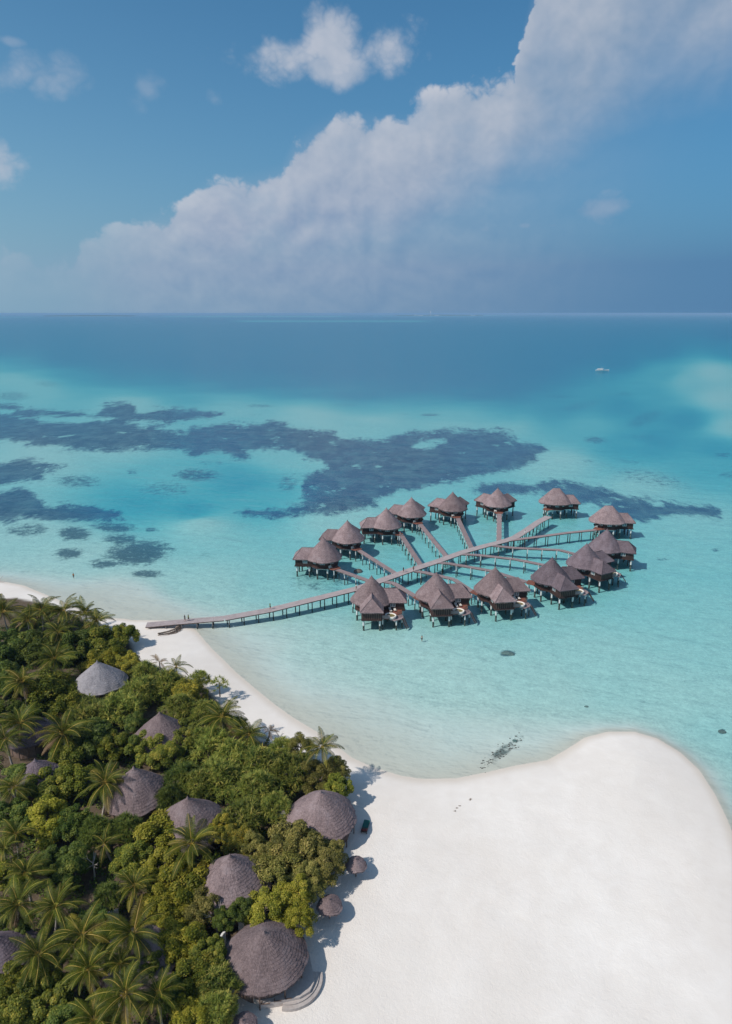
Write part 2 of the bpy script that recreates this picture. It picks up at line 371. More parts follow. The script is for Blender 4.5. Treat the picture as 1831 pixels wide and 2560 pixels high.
VEG_PX = [(-300, 1545), (-60, 1510), (40, 1500), (120, 1515), (230, 1560), (320, 1600), (345, 1660), (430, 1690), (510, 1720), (560, 1780), (620, 1850), (720, 1880), (850, 1930), (860, 1990), (790, 2010), (700, 2040), (690, 2090),
    (840, 2130), (850, 2180), (770, 2250), (760, 2320), (660, 2340), (570, 2370), (575, 2480), (585, 2620), (560, 2800), (-300, 2800)]
VEG = [tuple(unp(*p)[:2]) for p in VEG_PX]
DEPTH = [(300, 1500, .35), (650, 1600, 1.0), (780, 1640, 1.25), (900, 1780, .9), (1000, 1850, .75), (1100, 1700, 1.4), (1200, 1850, 1.0), (1350, 1700, 1.7), (1500, 1650, 2.0), (1600, 1750, 2.0), (1780, 1850, 2.6), (1810, 1980, 2.4), (1800, 1600, 2.3),
    (1700, 1500, 2.4), (1500, 1450, 2.6), (1300, 1550, 2.2), (1000, 1650, 1.4), (900, 1450, 2.6), (1100, 1400, 2.7), (1300, 1350, 2.7), (700, 1450, 1.9), (500, 1450, 1.4), (200, 1380, 1.3), (500, 1300, 1.6), (850, 1290, 1.8), (420, 1180, 3.6),
    (480, 1265, 7.0), (600, 1195, 7.0), (350, 1240, 6.5), (640, 1230, 5.0), (300, 1100, 1.8), (100, 1130, 1.6), (40, 1330, 1.4), (720, 1125, 2.6), (760, 1100, 1.9), (1000, 1150, 2.2), (1400, 1150, 1.9), (1600, 1210, 2.0), (1750, 1300, 2.2), (1780, 1400, 2.4), (1480, 1060, 4.2), (1650, 1090, 8.0), (1560, 1100, 6.5),
    (1720, 1040, 8.5), (1760, 1150, 5.0), (1790, 1110, 7.0), (1560, 1010, 8.5), (1400, 1010, 8.0), (1250, 1060, 2.6), (1150, 1030, 2.2), (950, 1020, 2.0), (600, 995, 2.3), (780, 1030, 2.0), (330, 1010, 2.2), (100, 965, 2.8), (30, 940, 2.6), (200, 940, 5.0), (300, 915, 8.0), (700, 925, 8.0), (1000, 950, 8.0), (1300, 950, 8.0),
    (1780, 930, 1.7), (1800, 990, 1.7), (1720, 945, 2.6), (1660, 930, 5.5), (1620, 980, 6), (1831, 870, 10), (1831, 1060, 2.0), (900, 850, 15), (300, 850, 15), (1500, 860, 13), (0, 860, 12), (60, 905, 5), (1831, 830, 16), (900, 800, 18), (0, 800, 16), (150, 885, 12), (450, 900, 12), (800, 905, 12), (1100, 905, 12), (1400, 905, 11), (1200, 965, 7), (900, 970, 6), (600, 955, 8), (1550, 900, 12), (1650, 870, 12), (450, 960, 5), (1350, 960, 8)]
def Z3(pts): return [(a/1.775, 900+b/1.775) for a, b in pts]
def Z4(pts): return [(915+a/1.773, 800+b/1.773) for a, b in pts]
CORAL = [
    Z3([(-300, 175), (0, 180), (130, 205), (300, 214), (420, 228), (470, 184), (585, 178), (612, 228), (700, 206), (860, 205), (985, 228), (900, 246), (790, 264), (690, 292), (830, 312), (850, 280), (980, 275), (1100, 266), (1250, 268), (1400, 300), (1560, 330)])
    + Z4([(0, 510), (100, 515), (180, 482), (350, 475), (600, 475), (680, 510), (820, 560), (760, 590), (750, 620), (600, 660), (450, 690), (300, 715), (250, 735), (150, 740), (30, 770), (60, 810), (0, 822)])
    + Z3([(1500, 657), (1330, 680), (1150, 672), (1040, 655), (1100, 640), (1270, 625), (1345, 600), (1352, 520), (1340, 490), (1455, 462), (1430, 432), (1350, 408), (1250, 382), (1100, 390), (1125, 412), (1080, 424), (980, 402), (850, 400), (770, 380), (650, 388), (430, 390), (280, 380), (150, 370), (40, 346), (0, 350), (-300, 350)]),
    Z3([(-200, 430), (0, 445), (100, 428), (200, 436), (292, 450), (205, 488), (180, 520), (80, 530), (0, 545), (-200, 560)]),
    Z3([(-200, 570), (0, 566), (90, 546), (160, 580), (200, 630), (330, 630), (440, 620), (540, 650), (545, 678), (450, 690), (400, 702), (260, 692), (180, 680), (100, 692), (0, 716), (-200, 716)]),
    Z4([(455, 722), (520, 697), (640, 700), (720, 700), (820, 690), (960, 705), (1080, 735), (1200, 770), (1400, 790), (1590, 812), (1570, 848), (1400, 855), (1250, 865), (1100, 845), (1000, 800), (900, 790), (780, 745), (650, 752), (520, 766)]),
]
# bare sand windows inside the big meadow
HOLES = [Z3(p) for p in ([(90, 246), (220, 238), (400, 240), (500, 252), (380, 262), (180, 262)], [(0, 205), (60, 215), (40, 225), (-40, 222)], [(560, 264), (640, 258), (720, 270), (640, 282)])] + [Z4([(215, 545), (250, 520), (330, 512), (352, 522), (300, 545), (240, 554)]), Z4([(1270, 792), (1310, 792), (1320, 800), (1280, 806)])]
# reef patches: centre, radii, turn, strength
PATCH = [(68, 1317, 60, 17, -4, .75), (186, 1325, 42, 19, 0, .95), (285, 1306, 56, 13, 0, .9), (172, 1376, 37, 15, -4, .9), (302, 1337, 45, 15, 0, .9), (345, 1372, 82, 32, -8, 1.0), (258, 1402, 42, 12, 0, .85), (366, 1427, 42, 11, 0, .85), (192, 1193, 62, 16, 0, .7), (490, 1176, 62, 16, 0, .8),
    (411, 1210, 75, 22, 0, .55), (378, 1311, 18, 7, 0, .8), (512, 1376, 16, 7, 0, .5), (720, 1195, 34, 24, 0, .6), (170, 1124, 60, 6, 0, .4), (530, 1146, 45, 6, 0, .5), (330, 1170, 18, 8, 0, .6), (160, 1244, 24, 6, 0, .6), (500, 1250, 50, 8, 0, .4),
    (1612, 1039, 56, 18, -20, .56), (1455, 1006, 62, 12, -12, .48), (1775, 965, 70, 26, 0, .3), (1730, 930, 60, 12, 0, .3), (1490, 1090, 32, 9, 4, .7), (1630, 1185, 125, 24, 10, .5), (1612, 1083, 56, 8, 0, .45), (1562, 978, 30, 6, 0, .5), (1395, 985, 45, 5, 0, .5), (1720, 1062, 40, 6, 0, .4), (1470, 1144, 14, 4, 0, .6), (1570, 1142, 50, 5, 8, .5), (1810, 1126, 30, 7, 0, .6), (1825, 1175, 30, 8, 0, .6),
    (800, 1440, 100, 30, 0, .5), (1000, 1447, 60, 12, -10, .55), (770, 1667, 20, 6, 0, .3), (1272, 1623, 20, 8, 0, 1.0), (1808, 1814, 9, 6, 0, 1.0), (1255, 1880, 62, 15, -42, .66), (1465, 1760, 9, 4, 0, .5), (1700, 1685, 60, 12, 10, .25), (1793, 1362, 14, 5, 0, .8), (1660, 1385, 30, 5, 0, .5),
    (1600, 1410, 40, 5, 0, .45), (60, 1425, 30, 6, 0, .35), (285, 1462, 30, 8, 20, .3), (330, 1468, 24, 5, 0, .3), (600, 1140, 30, 5, 0, .5), (120, 955, 40, 10, 0, .5), (340, 938, 40, 5, 0, .4), (650, 1008, 40, 5, 0, .6), (1075, 1030, 30, 4, 0, .7), (860, 1005, 60, 4, 0, .5), (1010, 1028, 22, 3, 0, .5), (560, 1005, 50, 4, 0, .4), (640, 1030, 26, 4, 0, .4), (30, 985, 50, 14, 0, .6)]
def proj_px(X, Y, Zv=0.0):
    yc = np.maximum(Y*math.cos(PITCH) + (H-Zv)*math.sin(PITCH), 1e-3); zc = Y*math.sin(PITCH) - (H-Zv)*math.cos(PITCH)
    return CX + F*X/yc, CY - F*zc/yc
rs = np.random.RandomState(5)
_LAT = rs.rand(64, 64)
def vnoise(X, Y, s):
    """smooth value noise in metres"""
    a = X/s + 1000; b = Y/s + 1000; i = np.floor(a).astype(int); j = np.floor(b).astype(int); u = a-i; v = b-j
    u = u*u*(3-2*u); v = v*v*(3-2*v); L = lambda p, q: _LAT[p % 64, q % 64]
    return (L(i, j)*(1-u) + L(i+1, j)*u)*(1-v) + (L(i, j+1)*(1-u) + L(i+1, j+1)*u)*v
def terrain_z(X, Y, want=False):
    X = np.asarray(X, float); Y = np.asarray(Y, float)
    sd = polydist(X, Y, SHORE)
    land = 1.25*(1-np.exp(-np.maximum(sd, 0)/9.0)) + (0.25*(vnoise(X, Y, 14)-.5) + 0.9*(vnoise(X+7, Y+31, 33)-.5))*np.clip(sd/16, 0, 1) + 0.08*(vnoise(X+40, Y, 3.7)-.5)*np.clip(sd/6, 0, 1)
    px, py = proj_px(X, Y)
    yf = np.where(Y > 1, py, 3000)
    w = 0; ld = 0
    for a, b, d in DEPTH:
        # heights in the picture are squeezed by distance, so rows weigh more far away
        k = 1.0/(((px-a)/1.0)**2 + ((yf-b)*2.2)**2 + 600)**1.6
        w = w + k; ld = ld + k*math.log(d)
    dep = np.exp(ld/w)*np.interp(yf, [1420, 1600, 1800], [1.0, .74, .62])
    # the reef edge: beyond it the floor drops into the blue
    ey = np.interp(px, [-2000, 0, 113, 253, 394, 563, 732, 915, 1140, 1281, 1400, 1500, 1620, 1700, 1760, 4000], [905, 912, 928, 962, 974, 986, 998, 1014, 1020, 1026, 985, 930, 895, 880, 868, 860])
    df = np.clip((ey + 16 + 22*(vnoise(X, Y, 60)-.5) + 18 - yf)/125, 0, 1); df = df*df*(3-2*df); dep = dep*(1-df) + 14.0*df
    sand = 17.0 - 10.0*np.clip((px-1000)/500, 0, 1)
    dep = dep*np.tanh(np.maximum(-sd, 0)/sand) + 0.02*np.minimum(np.maximum(-sd, 0), 1)
    far = np.clip((Y-3500)/2500, 0, 1)
    # pale reef flats before the horizon
    flat = np.zeros_like(X)
    for x0, x1, y0, y1 in ((120, 340, 788.5, 791.8), (380, 900, 789, 793), (560, 1100, 800, 804.5), (900, 1230, 789, 791), (1040, 1300, 787.6, 790.0), (-200, 110, 792, 794)):
        flat = np.maximum(flat, np.clip(1-np.abs(yf-(y0+y1)/2)/((y1-y0)/2), 0, 1)**.5*np.clip((px-x0)/60, 0, 1)*np.clip((x1-px)/60, 0, 1))
    dep = dep*(1-.75*flat)
    z = np.where(sd > 0, land, -2.9*np.tanh(dep/2.9))
    if want: return z, sd, px, yf, dep, flat
    return z
def ground(x, y): return float(terrain_z(np.array([x]), np.array([y]))[0])

rows = [784.45, 784.7, 785.2, 785.8, 786.4] + list(np.arange(787, 840, 1.0)) + list(np.arange(840, 1000, 2.5)) + list(np.arange(1000, 1500, 3.2)) + list(np.arange(1500, 2640, 5.0))
cols = np.concatenate([[-60000, -12000, -4000, -1800, -1100, -700, -450], np.arange(-320, 2160, 5.5), [2300, 2500, 2900, 3600, 5800, 14000, 60000]])
RX = []; RY = []
for r in rows:
    p0 = unp(CX, r); dd = p0.y*math.cos(PITCH) + H*math.sin(PITCH)
    RX.append((cols-CX)/F*dd); RY.append(np.full(len(cols), p0.y))
for yb in (52, 46, 38, 26, 8, -20, -60, -110, -200, -500, -3000):
    RX.append(RX[len(rows)-1]); RY.append(np.full(len(cols), float(yb)))
GX = np.array(RX); GY = np.array(RY); nr, nc = GX.shape
gz, gsd, gpx, gpy, gdep, gflat = terrain_z(GX.ravel(), GY.ravel(), True)
cor = np.full(gz.shape, -60.0)
for P in CORAL: cor = np.maximum(cor, polydist(gpx, gpy, P))
for P in HOLES: cor = np.minimum(cor, -polydist(gpx, gpy, P)*1.4)
# distances in the picture shrink with range: make the width of the edge even on the ground
cor = np.clip(cor/9.0, -3, 3)
pat = np.zeros(gz.shape)
for a, b, rx, ry, rot, s in PATCH:
    c, n_ = math.cos(math.radians(rot)), math.sin(math.radians(rot))
    u = ((gpx-a)*c + (gpy-b)*n_)/rx; v = (-(gpx-a)*n_ + (gpy-b)*c)/ry
    pat = np.maximum(pat, s*np.clip(1.55-np.sqrt(u*u+v*v), 0, 1))
soil = np.clip(polydist(GX.ravel(), GY.ravel(), VEG)/1.2 + .5, 0, 1)
cor = np.where(gsd > -2, -3, cor)
idx = np.arange(nr*nc).reshape(nr, nc)
FQ = np.stack([idx[1:, :-1], idx[1:, 1:], idx[:-1, 1:], idx[:-1, :-1]], -1).reshape(-1, 4)
tm = mesh_np('ground', np.stack([GX.ravel(), GY.ravel(), gz], 1), FQ, None, True)
for nm, arr in (('coral', cor), ('patch', pat), ('soil', soil), ('shore', np.clip(gsd, -60, 60)), ('flat', gflat), ('trod', np.clip(1 + polydist(GX.ravel(), GY.ravel(), VEG)/16.0, 0, 1)), ('depth', np.where(gsd > 0, 0, gdep))):
    tm.attributes.new(nm, 'FLOAT', 'POINT').data.foreach_set('value', arr.astype(np.float32))
m, q = newmat('sand')
P = q.new('ShaderNodeNewGeometry').outputs['Position']; pz = q.sep(P)[2]
PXY = q.vm('MULTIPLY', P, (1, 1, 0.0))
big = q.noise(PXY, 0.045, 5, 0.6); mid = q.noise(PXY, 0.35, 6, 0.62, 0.4); fine = q.noise(PXY, 1.5, 5, 0.62, 0.8); grain = q.noise(PXY, 9.0, 4, 0.65)
sand_c = q.mix(q.lin(q.m('ADD', q.m('MULTIPLY', big, .6), q.m('MULTIPLY', mid, .4)), 0.35, 0.65), (0.725, 0.660, 0.600), (0.820, 0.765, 0.712))
sand_c = q.mix(q.m('MULTIPLY', q.sstep(q.noise(PXY, 0.022, 4, 0.55, 0.6), 0.40, 0.66), 0.55), sand_c, (0.645, 0.585, 0.528))
sand_c = q.mix(q.m('MULTIPLY', q.sstep(grain, 0.5, 0.75), 0.14), sand_c, (0.60, 0.55, 0.51))
# darker damp strip along the water's edge
damp = q.m('MULTIPLY', q.sstep(pz, 0.02, 0.30, 1, 0), q.sstep(pz, -0.5, -0.05))
sand_c = q.mix(q.m('MULTIPLY', damp, 0.75), sand_c, (0.60, 0.525, 0.445))
under = q.sstep(pz, -0.9, -0.25, 1, 0)
mott = q.lin(q.m('ADD', q.m('MULTIPLY', mid, .4), q.m('MULTIPLY', fine, .6)), 0.36, 0.64)  # sand patches plus caustic-like light mottling, painted into the bed colour
bed = q.mix(mott, (0.56, 0.56, 0.50), (0.80, 0.79, 0.70))
sand_c = q.mix(under, sand_c, bed)
# sea grass and coral
far_v = q.vm('MULTIPLY', P, (1, 0.5, 0))
en = q.m('ADD', q.m('MULTIPLY', q.m('SUBTRACT', q.noise(far_v, 0.05, 9, 0.74), 0.5), 8.5), q.m('MULTIPLY', q.m('SUBTRACT', q.noise(far_v, 0.35, 6, 0.72), 0.5), 3.6))
ce = q.attr('coral')
edge = q.m('ADD', ce, en)
ck = q.m('MULTIPLY', q.sstep(edge, -0.6, 1.0), q.m('MULTIPLY', q.sstep(ce, -2.9, -1.2), q.sstep(q.noise(q.vm('MULTIPLY', P, (1, 0.7, 0)), 0.06, 7, 0.68), 0.60, 0.67, 1.0, 0.22)))
pn = q.m('ADD', q.noise(PXY, 0.28, 7, 0.7), q.m('MULTIPLY', q.m('SUBTRACT', q.noise(PXY, 1.1, 4, .6), .5), .45))
pk = q.sstep(q.m('ADD', q.attr('patch'), q.m('MULTIPLY', q.m('SUBTRACT', pn, 0.5), 2.0)), 0.35, 0.95)
coral_c = q.mix(q.sstep(pn, 0.35, 0.7), (0.035, 0.050, 0.075), (0.075, 0.092, 0.110))
patch_c = q.mix(q.sstep(pn, 0.35, 0.7), (0.05, 0.062, 0.060), (0.13, 0.145, 0.125))
c1 = q.mix(q.m('MULTIPLY', pk, 0.95), sand_c, patch_c)
c1 = q.mix(q.m('MULTIPLY', ck, q.sstep(q.noise(far_v, 0.11, 7, 0.7), 0.42, 0.64, 0.99, 0.82)), c1, coral_c)
# water over the bed swallows red first, then green, and gives back some blue: that loss and backscatter are painted into the bed colour by depth
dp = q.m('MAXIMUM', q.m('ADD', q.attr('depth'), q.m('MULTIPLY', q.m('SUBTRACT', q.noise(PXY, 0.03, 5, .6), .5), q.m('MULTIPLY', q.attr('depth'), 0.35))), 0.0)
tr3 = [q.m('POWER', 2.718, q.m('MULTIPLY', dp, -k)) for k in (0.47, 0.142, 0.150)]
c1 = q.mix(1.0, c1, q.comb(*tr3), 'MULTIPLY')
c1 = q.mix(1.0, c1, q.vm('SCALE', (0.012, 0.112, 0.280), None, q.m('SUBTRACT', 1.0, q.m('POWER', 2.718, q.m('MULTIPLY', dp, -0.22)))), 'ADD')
litter = q.mix(q.noise(PXY, 1.6, 6, .65), (0.035, 0.025, 0.017), (0.20, 0.15, 0.105))
c1 = q.mix(q.attr('soil'), c1, litter)
hb = q.m('ADD', q.m('MULTIPLY', fine, 0.9), q.m('ADD', q.m('MULTIPLY', grain, 0.35), q.m('MULTIPLY', mid, 0.8)))
trod = q.m('MULTIPLY', q.attr('trod'), q.sstep(pz, 0.5, 0.9))
prints = q.noise(PXY, 3.2, 2, 0.5, 1.5)
hb = q.m('ADD', hb, q.m('MULTIPLY', q.m('MULTIPLY', prints, trod), 2.2))
principled(q, c1, 0.95, q.bump(hb, q.sstep(pz, 0.15, 0.9, 0.06, 0.6), 0.09), 0.1)
tag(link('ground', tm, MAT['sand']), kind='structure', label='white sand island, beach spit and pale sea bed with dark reef', cat='ground')

# water: a clear body with a rippled surface, its depth tint painted on the bed
m, q = newmat('sea_water')
P = q.new('ShaderNodeNewGeometry').outputs['Position']
w1 = q.noise(q.vm('MULTIPLY', P, (0.55, 1.0, 0)), 0.9, 5, 0.62, 0.6); w2 = q.noise(q.vm('MULTIPLY', P, (0.6, 1.0, 0)), 0.16, 4, 0.6, 0.3)
Pr = q.new('ShaderNodeVectorRotate', rotation_type='Z_AXIS'); q.put(Pr.inputs['Vector'], P); Pr.inputs['Angle'].default_value = 0.35
w3 = q.noise(q.vm('MULTIPLY', Pr.outputs[0], (0.3, 1.0, 0)), 0.07, 4, 0.65)
hw = q.m('ADD', q.m('MULTIPLY', w1, 0.16), q.m('ADD', q.m('MULTIPLY', w2, 0.55), q.m('MULTIPLY', w3, 0.9)))
nb = q.bump(hw, 0.8, 0.8)
fr = q.new('ShaderNodeFresnel'); fr.inputs[0].default_value = 1.33; q.l.new(nb, fr.inputs['Normal'])
gl = q.new('ShaderNodeBsdfGlossy'); gl.inputs['Roughness'].default_value = 0.12; q.l.new(nb, gl.inputs['Normal'])
tr = q.new('ShaderNodeBsdfTransparent'); tr.inputs[0].default_value = (0.93, 0.99, 0.99, 1)
ms = q.new('ShaderNodeMixShader'); q.l.new(q.m('MINIMUM', fr.outputs[0], 0.36), ms.inputs[0]); q.l.new(tr.outputs[0], ms.inputs[1]); q.l.new(gl.outputs[0], ms.inputs[2])
q.l.new(ms.outputs[0], q.out.inputs['Surface'])
wb = MB().box(-90000, 90000, -2990, 100000, -60, 0)
tag(wb.build('water', MAT['sea_water']), kind='structure', label='clear turquoise lagoon and blue open sea', cat='water')
# haze: even pale air over sea and island
m, q = newmat('haze_air')
pv = q.new('ShaderNodeVolumePrincipled'); pv.inputs['Color'].default_value = (0.40, 0.66, 0.96, 1); pv.inputs['Density'].default_value = 5.5e-5; pv.inputs['Anisotropy'].default_value = 0.0
q.l.new(pv.outputs[0], q.out.inputs['Volume'])
hz = MB().box(-89000, 89000, -2900, 99000, -70, 84).build('haze', MAT['haze_air']); tag(hz, kind='stuff', label='thin pale haze over the sea towards the horizon', cat='haze')

# ------------------------------------------------------------------ thatched roofs
R_ = random.Random(11)
def ring_roof(name, outline, rows, mat, parent, loc=(0, 0, 0), rz=0.0, jit=0.04, step=0.05, closed=True, seed=1):
    """layered thatch: outline(t, i) gives the i-th point of the course at slope position t (0 top, 1 eave)"""
    rr = random.Random(seed); V = []; Fc = []; UV = []
    n = outline(None, None); prev = None
    ts = [k/rows for k in range(rows+1)]
    jj = [[rr.uniform(-1, 1) for _ in range(n)] for _ in range(rows+1)]
    for k in range(rows):
        ids = []
        for e, tt in ((0, ts[k]), (1, ts[k+1])):
            row = []
            for i in range(n):
                p, out = outline(tt, i); p = Vector(p); out = Vector(out)
                j = jj[k+e][i]*jit*(1 if k+e < rows else 1.6)
                if e == 0 and k > 0: q = p - out*step*0.4 + Vector((0, 0, 0.0)) + out*jj[k][i]*jit*0.3
                else: q = p + out*(step*0.6 if e else 0) + (out + Vector((0, 0, -0.5)))*j
                row.append(len(V)); V.append(tuple(q)); UV.append(None)
            ids.append(row)
        u = 0
        for i in range(n):
            UV[ids[0][i]] = UV[ids[1][i]] = None
        # metres round the course and down the slope
        for e in (0, 1):
            acc = 0.0
            for i in range(n):
                if i: acc += (Vector(V[ids[1][i]]) - Vector(V[ids[1][i-1]])).length
                UV[ids[e][i]] = (acc, (k+e)*0.55 + seed*3.1)
        m_ = n if closed else n-1
        for i in range(m_):
            j = (i+1) % n; Fc.append((ids[0][i], ids[0][j], ids[1][j], ids[1][i]))
        if prev is not None:
            for i in range(m_):
                j = (i+1) % n; Fc.append((prev[i], prev[j], ids[0][j], ids[0][i]))
        prev = ids[1]
    # thick cut edge and the underside
    row = []
    for i in range(n):
        p, out = outline(1.0, i); p = Vector(p); out = Vector(out)
        row.append(len(V)); V.append(tuple(p - out*0.22 + Vector((0, 0, -0.24 + jj[rows][i]*0.05)))); UV.append((UV[prev[i]][0], UV[prev[i]][1]+0.3))
    m_ = n if closed else n-1
    for i in range(m_):
        j = (i+1) % n; Fc.append((prev[i], prev[j], row[j], row[i]))
    row2 = []
    for i in range(n):
        p, out = outline(0.55, i); p = Vector(p)
        row2.append(len(V)); V.append(tuple(p + Vector((0, 0, -0.45)))); UV.append((UV[prev[i]][0], UV[prev[i]][1]-1))
    for i in range(m_):
        j = (i+1) % n; Fc.append((row[i], row[j], row2[j], row2[i]))
    me = bpy.data.meshes.new(name); me.from_pydata(V, [], Fc)
    l = me.uv_layers.new(name='UVMap')
    for lp in me.loops: l.data[lp.index].uv = UV[lp.vertex_index]
    me.update()
    return link(name, me, mat, parent, loc, rz)
def cone_outline(R, z0, z1, seg, bulge=0.06, ridge=0.0, drop=0.0):
    def f(tt, i):
        if tt is None: return seg
        a = 2*math.pi*i/seg; c, s = math.cos(a), math.sin(a)
        r = R*(0.004 + 0.996*tt + bulge*math.sin(math.pi*tt))*(1 + 0.016*math.sin(3*a+R*9) + 0.010*math.sin(7*a+R*5) + 0.006*math.sin(13*a+tt*9))
        z = z1 + (z0-z1)*(tt + drop*max(0, tt-0.75)**2*4) + tt*(0.10*math.sin(2*a+R*3) + 0.05*math.sin(5*a+R))
        off = ridge*(1 if c > 0 else -1)*min(1, abs(c)*3)
        return (c*r + off, s*r, z), (c, s, 0.35)
    return f
def hip_outline(x0, xr, x1, w, z0, z1, na=7, nb=8):
    """hipped wing roof along +x: open at x0, hip end at x1"""
    E = [(x0 + (x1-x0)*i/na, -w) for i in range(na)] + [(x1, -w + 2*w*i/nb) for i in range(nb)] + [(x1 - (x1-x0)*i/na, w) for i in range(na+1)]
    Rg = [(x0 + (xr-x0)*i/na, 0) for i in range(na)] + [(xr, 0)]*nb + [(xr - (xr-x0)*i/na, 0) for i in range(na+1)]
    O = [(0, -1)]*na + [(0.7, -0.7)] + [(1, 0)]*(nb-1) + [(0.7, 0.7)] + [(0, 1)]*na
    def f(tt, i):
        if tt is None: return len(E)
        a, b = Rg[i], E[i]
        sag = 0.03*math.sin(math.pi*tt)
        return (a[0]+(b[0]-a[0])*tt, a[1]+(b[1]-a[1])*tt, z1+(z0-z1)*tt + sag), (O[i][0], O[i][1], 0.35)
    return f
def fringe(name, outline, parent, mat, per=3, ln=0.3, seed=3, closed=True):
    """ragged strands hanging from an eave"""
    rr = random.Random(seed); n = outline(None, None); V = []; Fc = []
    for i in range(n if closed else n-1):
        p, o = outline(1.0, i); p2, _ = outline(1.0, (i+1) % n); p = Vector(p); p2 = Vector(p2); o = Vector((o[0], o[1], 0))
        for k in range(per):
            c = p.lerp(p2, (k+rr.random())/per) - o*0.05 + Vector((0, 0, -0.06)); d = (p2-p).normalized()*(p2-p).length/per*0.55
            L = ln*rr.uniform(0.4, 1.25); b = len(V)
            V += [tuple(c-d), tuple(c+d), tuple(c+d*0.3 + o*rr.uniform(-.06, .1) + Vector((0, 0, -L))), tuple(c-d*0.3 + o*rr.uniform(-.06, .1) + Vector((0, 0, -L)))]
            Fc.append((b, b+1, b+2, b+3))
    me = bpy.data.meshes.new(name); me.from_pydata(V, [], Fc)
    l = me.uv_layers.new(name='UVMap')
    for lp in me.loops: v = V[lp.vertex_index]; l.data[lp.index].uv = (v[0]*1.7+v[1], v[2])
    return tag(link(name, me, mat, parent), kind='stuff')

# ------------------------------------------------------------------ water villas
FL = 2.2       # floor level above the water
WANG = math.radians(45)
def rot2(x, y, a): return (x*math.cos(a)-y*math.sin(a), x*math.sin(a)+y*math.cos(a))
def pile(parent, x, y, r, top, bot, mat): return MB().tube([(x, y, bot), (x, y, top)], r, 8).build('pile', MAT[mat], parent)
def make_villa(kind, mat):
    v = empty('water_villa')
    T = MAT[mat]; sd = {'cone': 1, 'ridge': 2}[kind]
    mo = cone_outline(5.7 if kind == 'cone' else 5.4, FL+2.3, FL+8.8 if kind == 'cone' else FL+8.0, 64, 0.0, 0 if kind == 'cone' else 1.25, 0.05)
    rot = 0.0 if kind == 'cone' else math.radians(-48)
    mr = ring_roof('main_roof', mo, 11, T, v, seed=sd, rz=rot); fringe('eave_fringe', mo, mr, T, 4, 0.34, sd)
    if kind == 'cone':
        fin = MB().tube([(0, 0, FL+8.5), (0, 0, FL+8.85), (0, 0, FL+9.15)], [0.27, 0.13, 0.02], 8).build('roof_finial', T, mr)
    for sgn in (-1, 1):
        if kind == 'ridge' and sgn == 1: wl = 7.6
        else: wl = 9.4
        ho = hip_outline(2.2, wl-2.6, wl, 3.05, FL+2.30, FL+5.25)
        wr = ring_roof('wing_roof', ho, 7, T, v, rz=sgn*WANG, jit=0.03, closed=False, seed=5+sgn)
        fringe('eave_fringe', ho, wr, T, 5, 0.30, 8+sgn, False)
        hb = MB()
        for sy in (-1, 1): hb.tube([(wl-2.6, 0, FL+5.30), (wl-0.05, sy*3.02, FL+2.42)], 0.09, 6)
        hb.tube([(2.4, 0, FL+5.30), (wl-2.45, 0, FL+5.30)], 0.10, 6)
        hb.build('ridge_thatch', T, wr)
        # wing walls with boards and windows
        ww = MB().box(2.6, wl-0.75, -2.45, 2.45, FL, FL+2.75).build('wing_wall', MAT['dark_wood'], v, rz=sgn*WANG)
        for k in range(9):
            x = wl-0.75; y = -2.3 + k*4.6/8
            MB().box(x, x+0.05, y-0.05, y+0.05, FL+0.1, FL+2.35).build('batten', MAT['brown_wood'], ww)
        fr_ = MB()
        for sy in (-1, 1):
            y0 = sy*2.45
            ww2 = MB().box(4.9, 6.3, min(y0, y0+sy*.06), max(y0, y0+sy*.06), FL+0.85, FL+2.05).build('window', MAT['white_paint'], ww)
        for sy in (-1, 1):
            y0 = sy*2.45
            for k in range(2):
                MB().box(5.0+k*.65, 5.55+k*.65, min(y0+sy*.062, y0+sy*.085), max(y0+sy*.062, y0+sy*.085), FL+0.95, FL+1.95).build('window_pane', MAT['glass'], ww)
        MB().box(2.6, wl-0.5, -2.7, 2.7, FL-0.28, FL-0.002).build('wing_floor', MAT['dark_wood'], v, rz=sgn*WANG)
        for bx in (4.3, wl-1.2):
            MB().box(bx-.14, bx+.14, -2.5, 2.5, FL-0.58, FL-0.284).build('cross_beam', MAT['pile_white'], v, rz=sgn*WANG)
            for y in (-2.1, 2.1):
                a, b = rot2(bx, y, sgn*WANG); pile(v, a, b, 0.25, FL-0.586, -5.5, 'pile_white')
    # main room
    oc = [(4.35*math.cos(math.radians(22.5+45*k)), 4.35*math.sin(math.radians(22.5+45*k))) for k in range(8)]
    mw = MB().poly(oc, FL+0.004, FL+2.9).build('main_wall', MAT['dark_wood'], v)
    low = [(p[0]*1.012, p[1]*1.012) for p in oc]
    MB().poly(low, FL+0.006, FL+0.85).build('wall_skirting', MAT['red_wood'], mw)
    for ang in (135, 225, 180, 100, 260):
        a = math.radians(ang); c = Vector((math.cos(a), math.sin(a))); r = 4.05
        wnd = MB().obox((c.x*r, c.y*r), (-c.y, c.x), 1.5, 0.12, FL+1.0, FL+2.1).build('window', MAT['white_paint'], mw)
        for k in (-1, 1):
            cc = Vector((c.x*(r+.07), c.y*(r+.07))) + Vector((-c.y, c.x))*k*0.36
            MB().obox((cc.x, cc.y), (-c.y, c.x), 0.6, 0.02, FL+1.08, FL+2.02).build('window_pane', MAT['glass'], wnd)
    fo = [(4.8*math.cos(math.radians(22.5+45*k)), 4.8*math.sin(math.radians(22.5+45*k))) for k in range(8)]
    MB().poly(fo, FL-0.30, FL-0.006).build('floor', MAT['dark_wood'], v)
    for ang in (112, 157, 203, 248):
        a = math.radians(ang); pile(v, 4.2*math.cos(a), 4.2*math.sin(a), 0.26, FL-0.306, -5.5, 'pile_white')
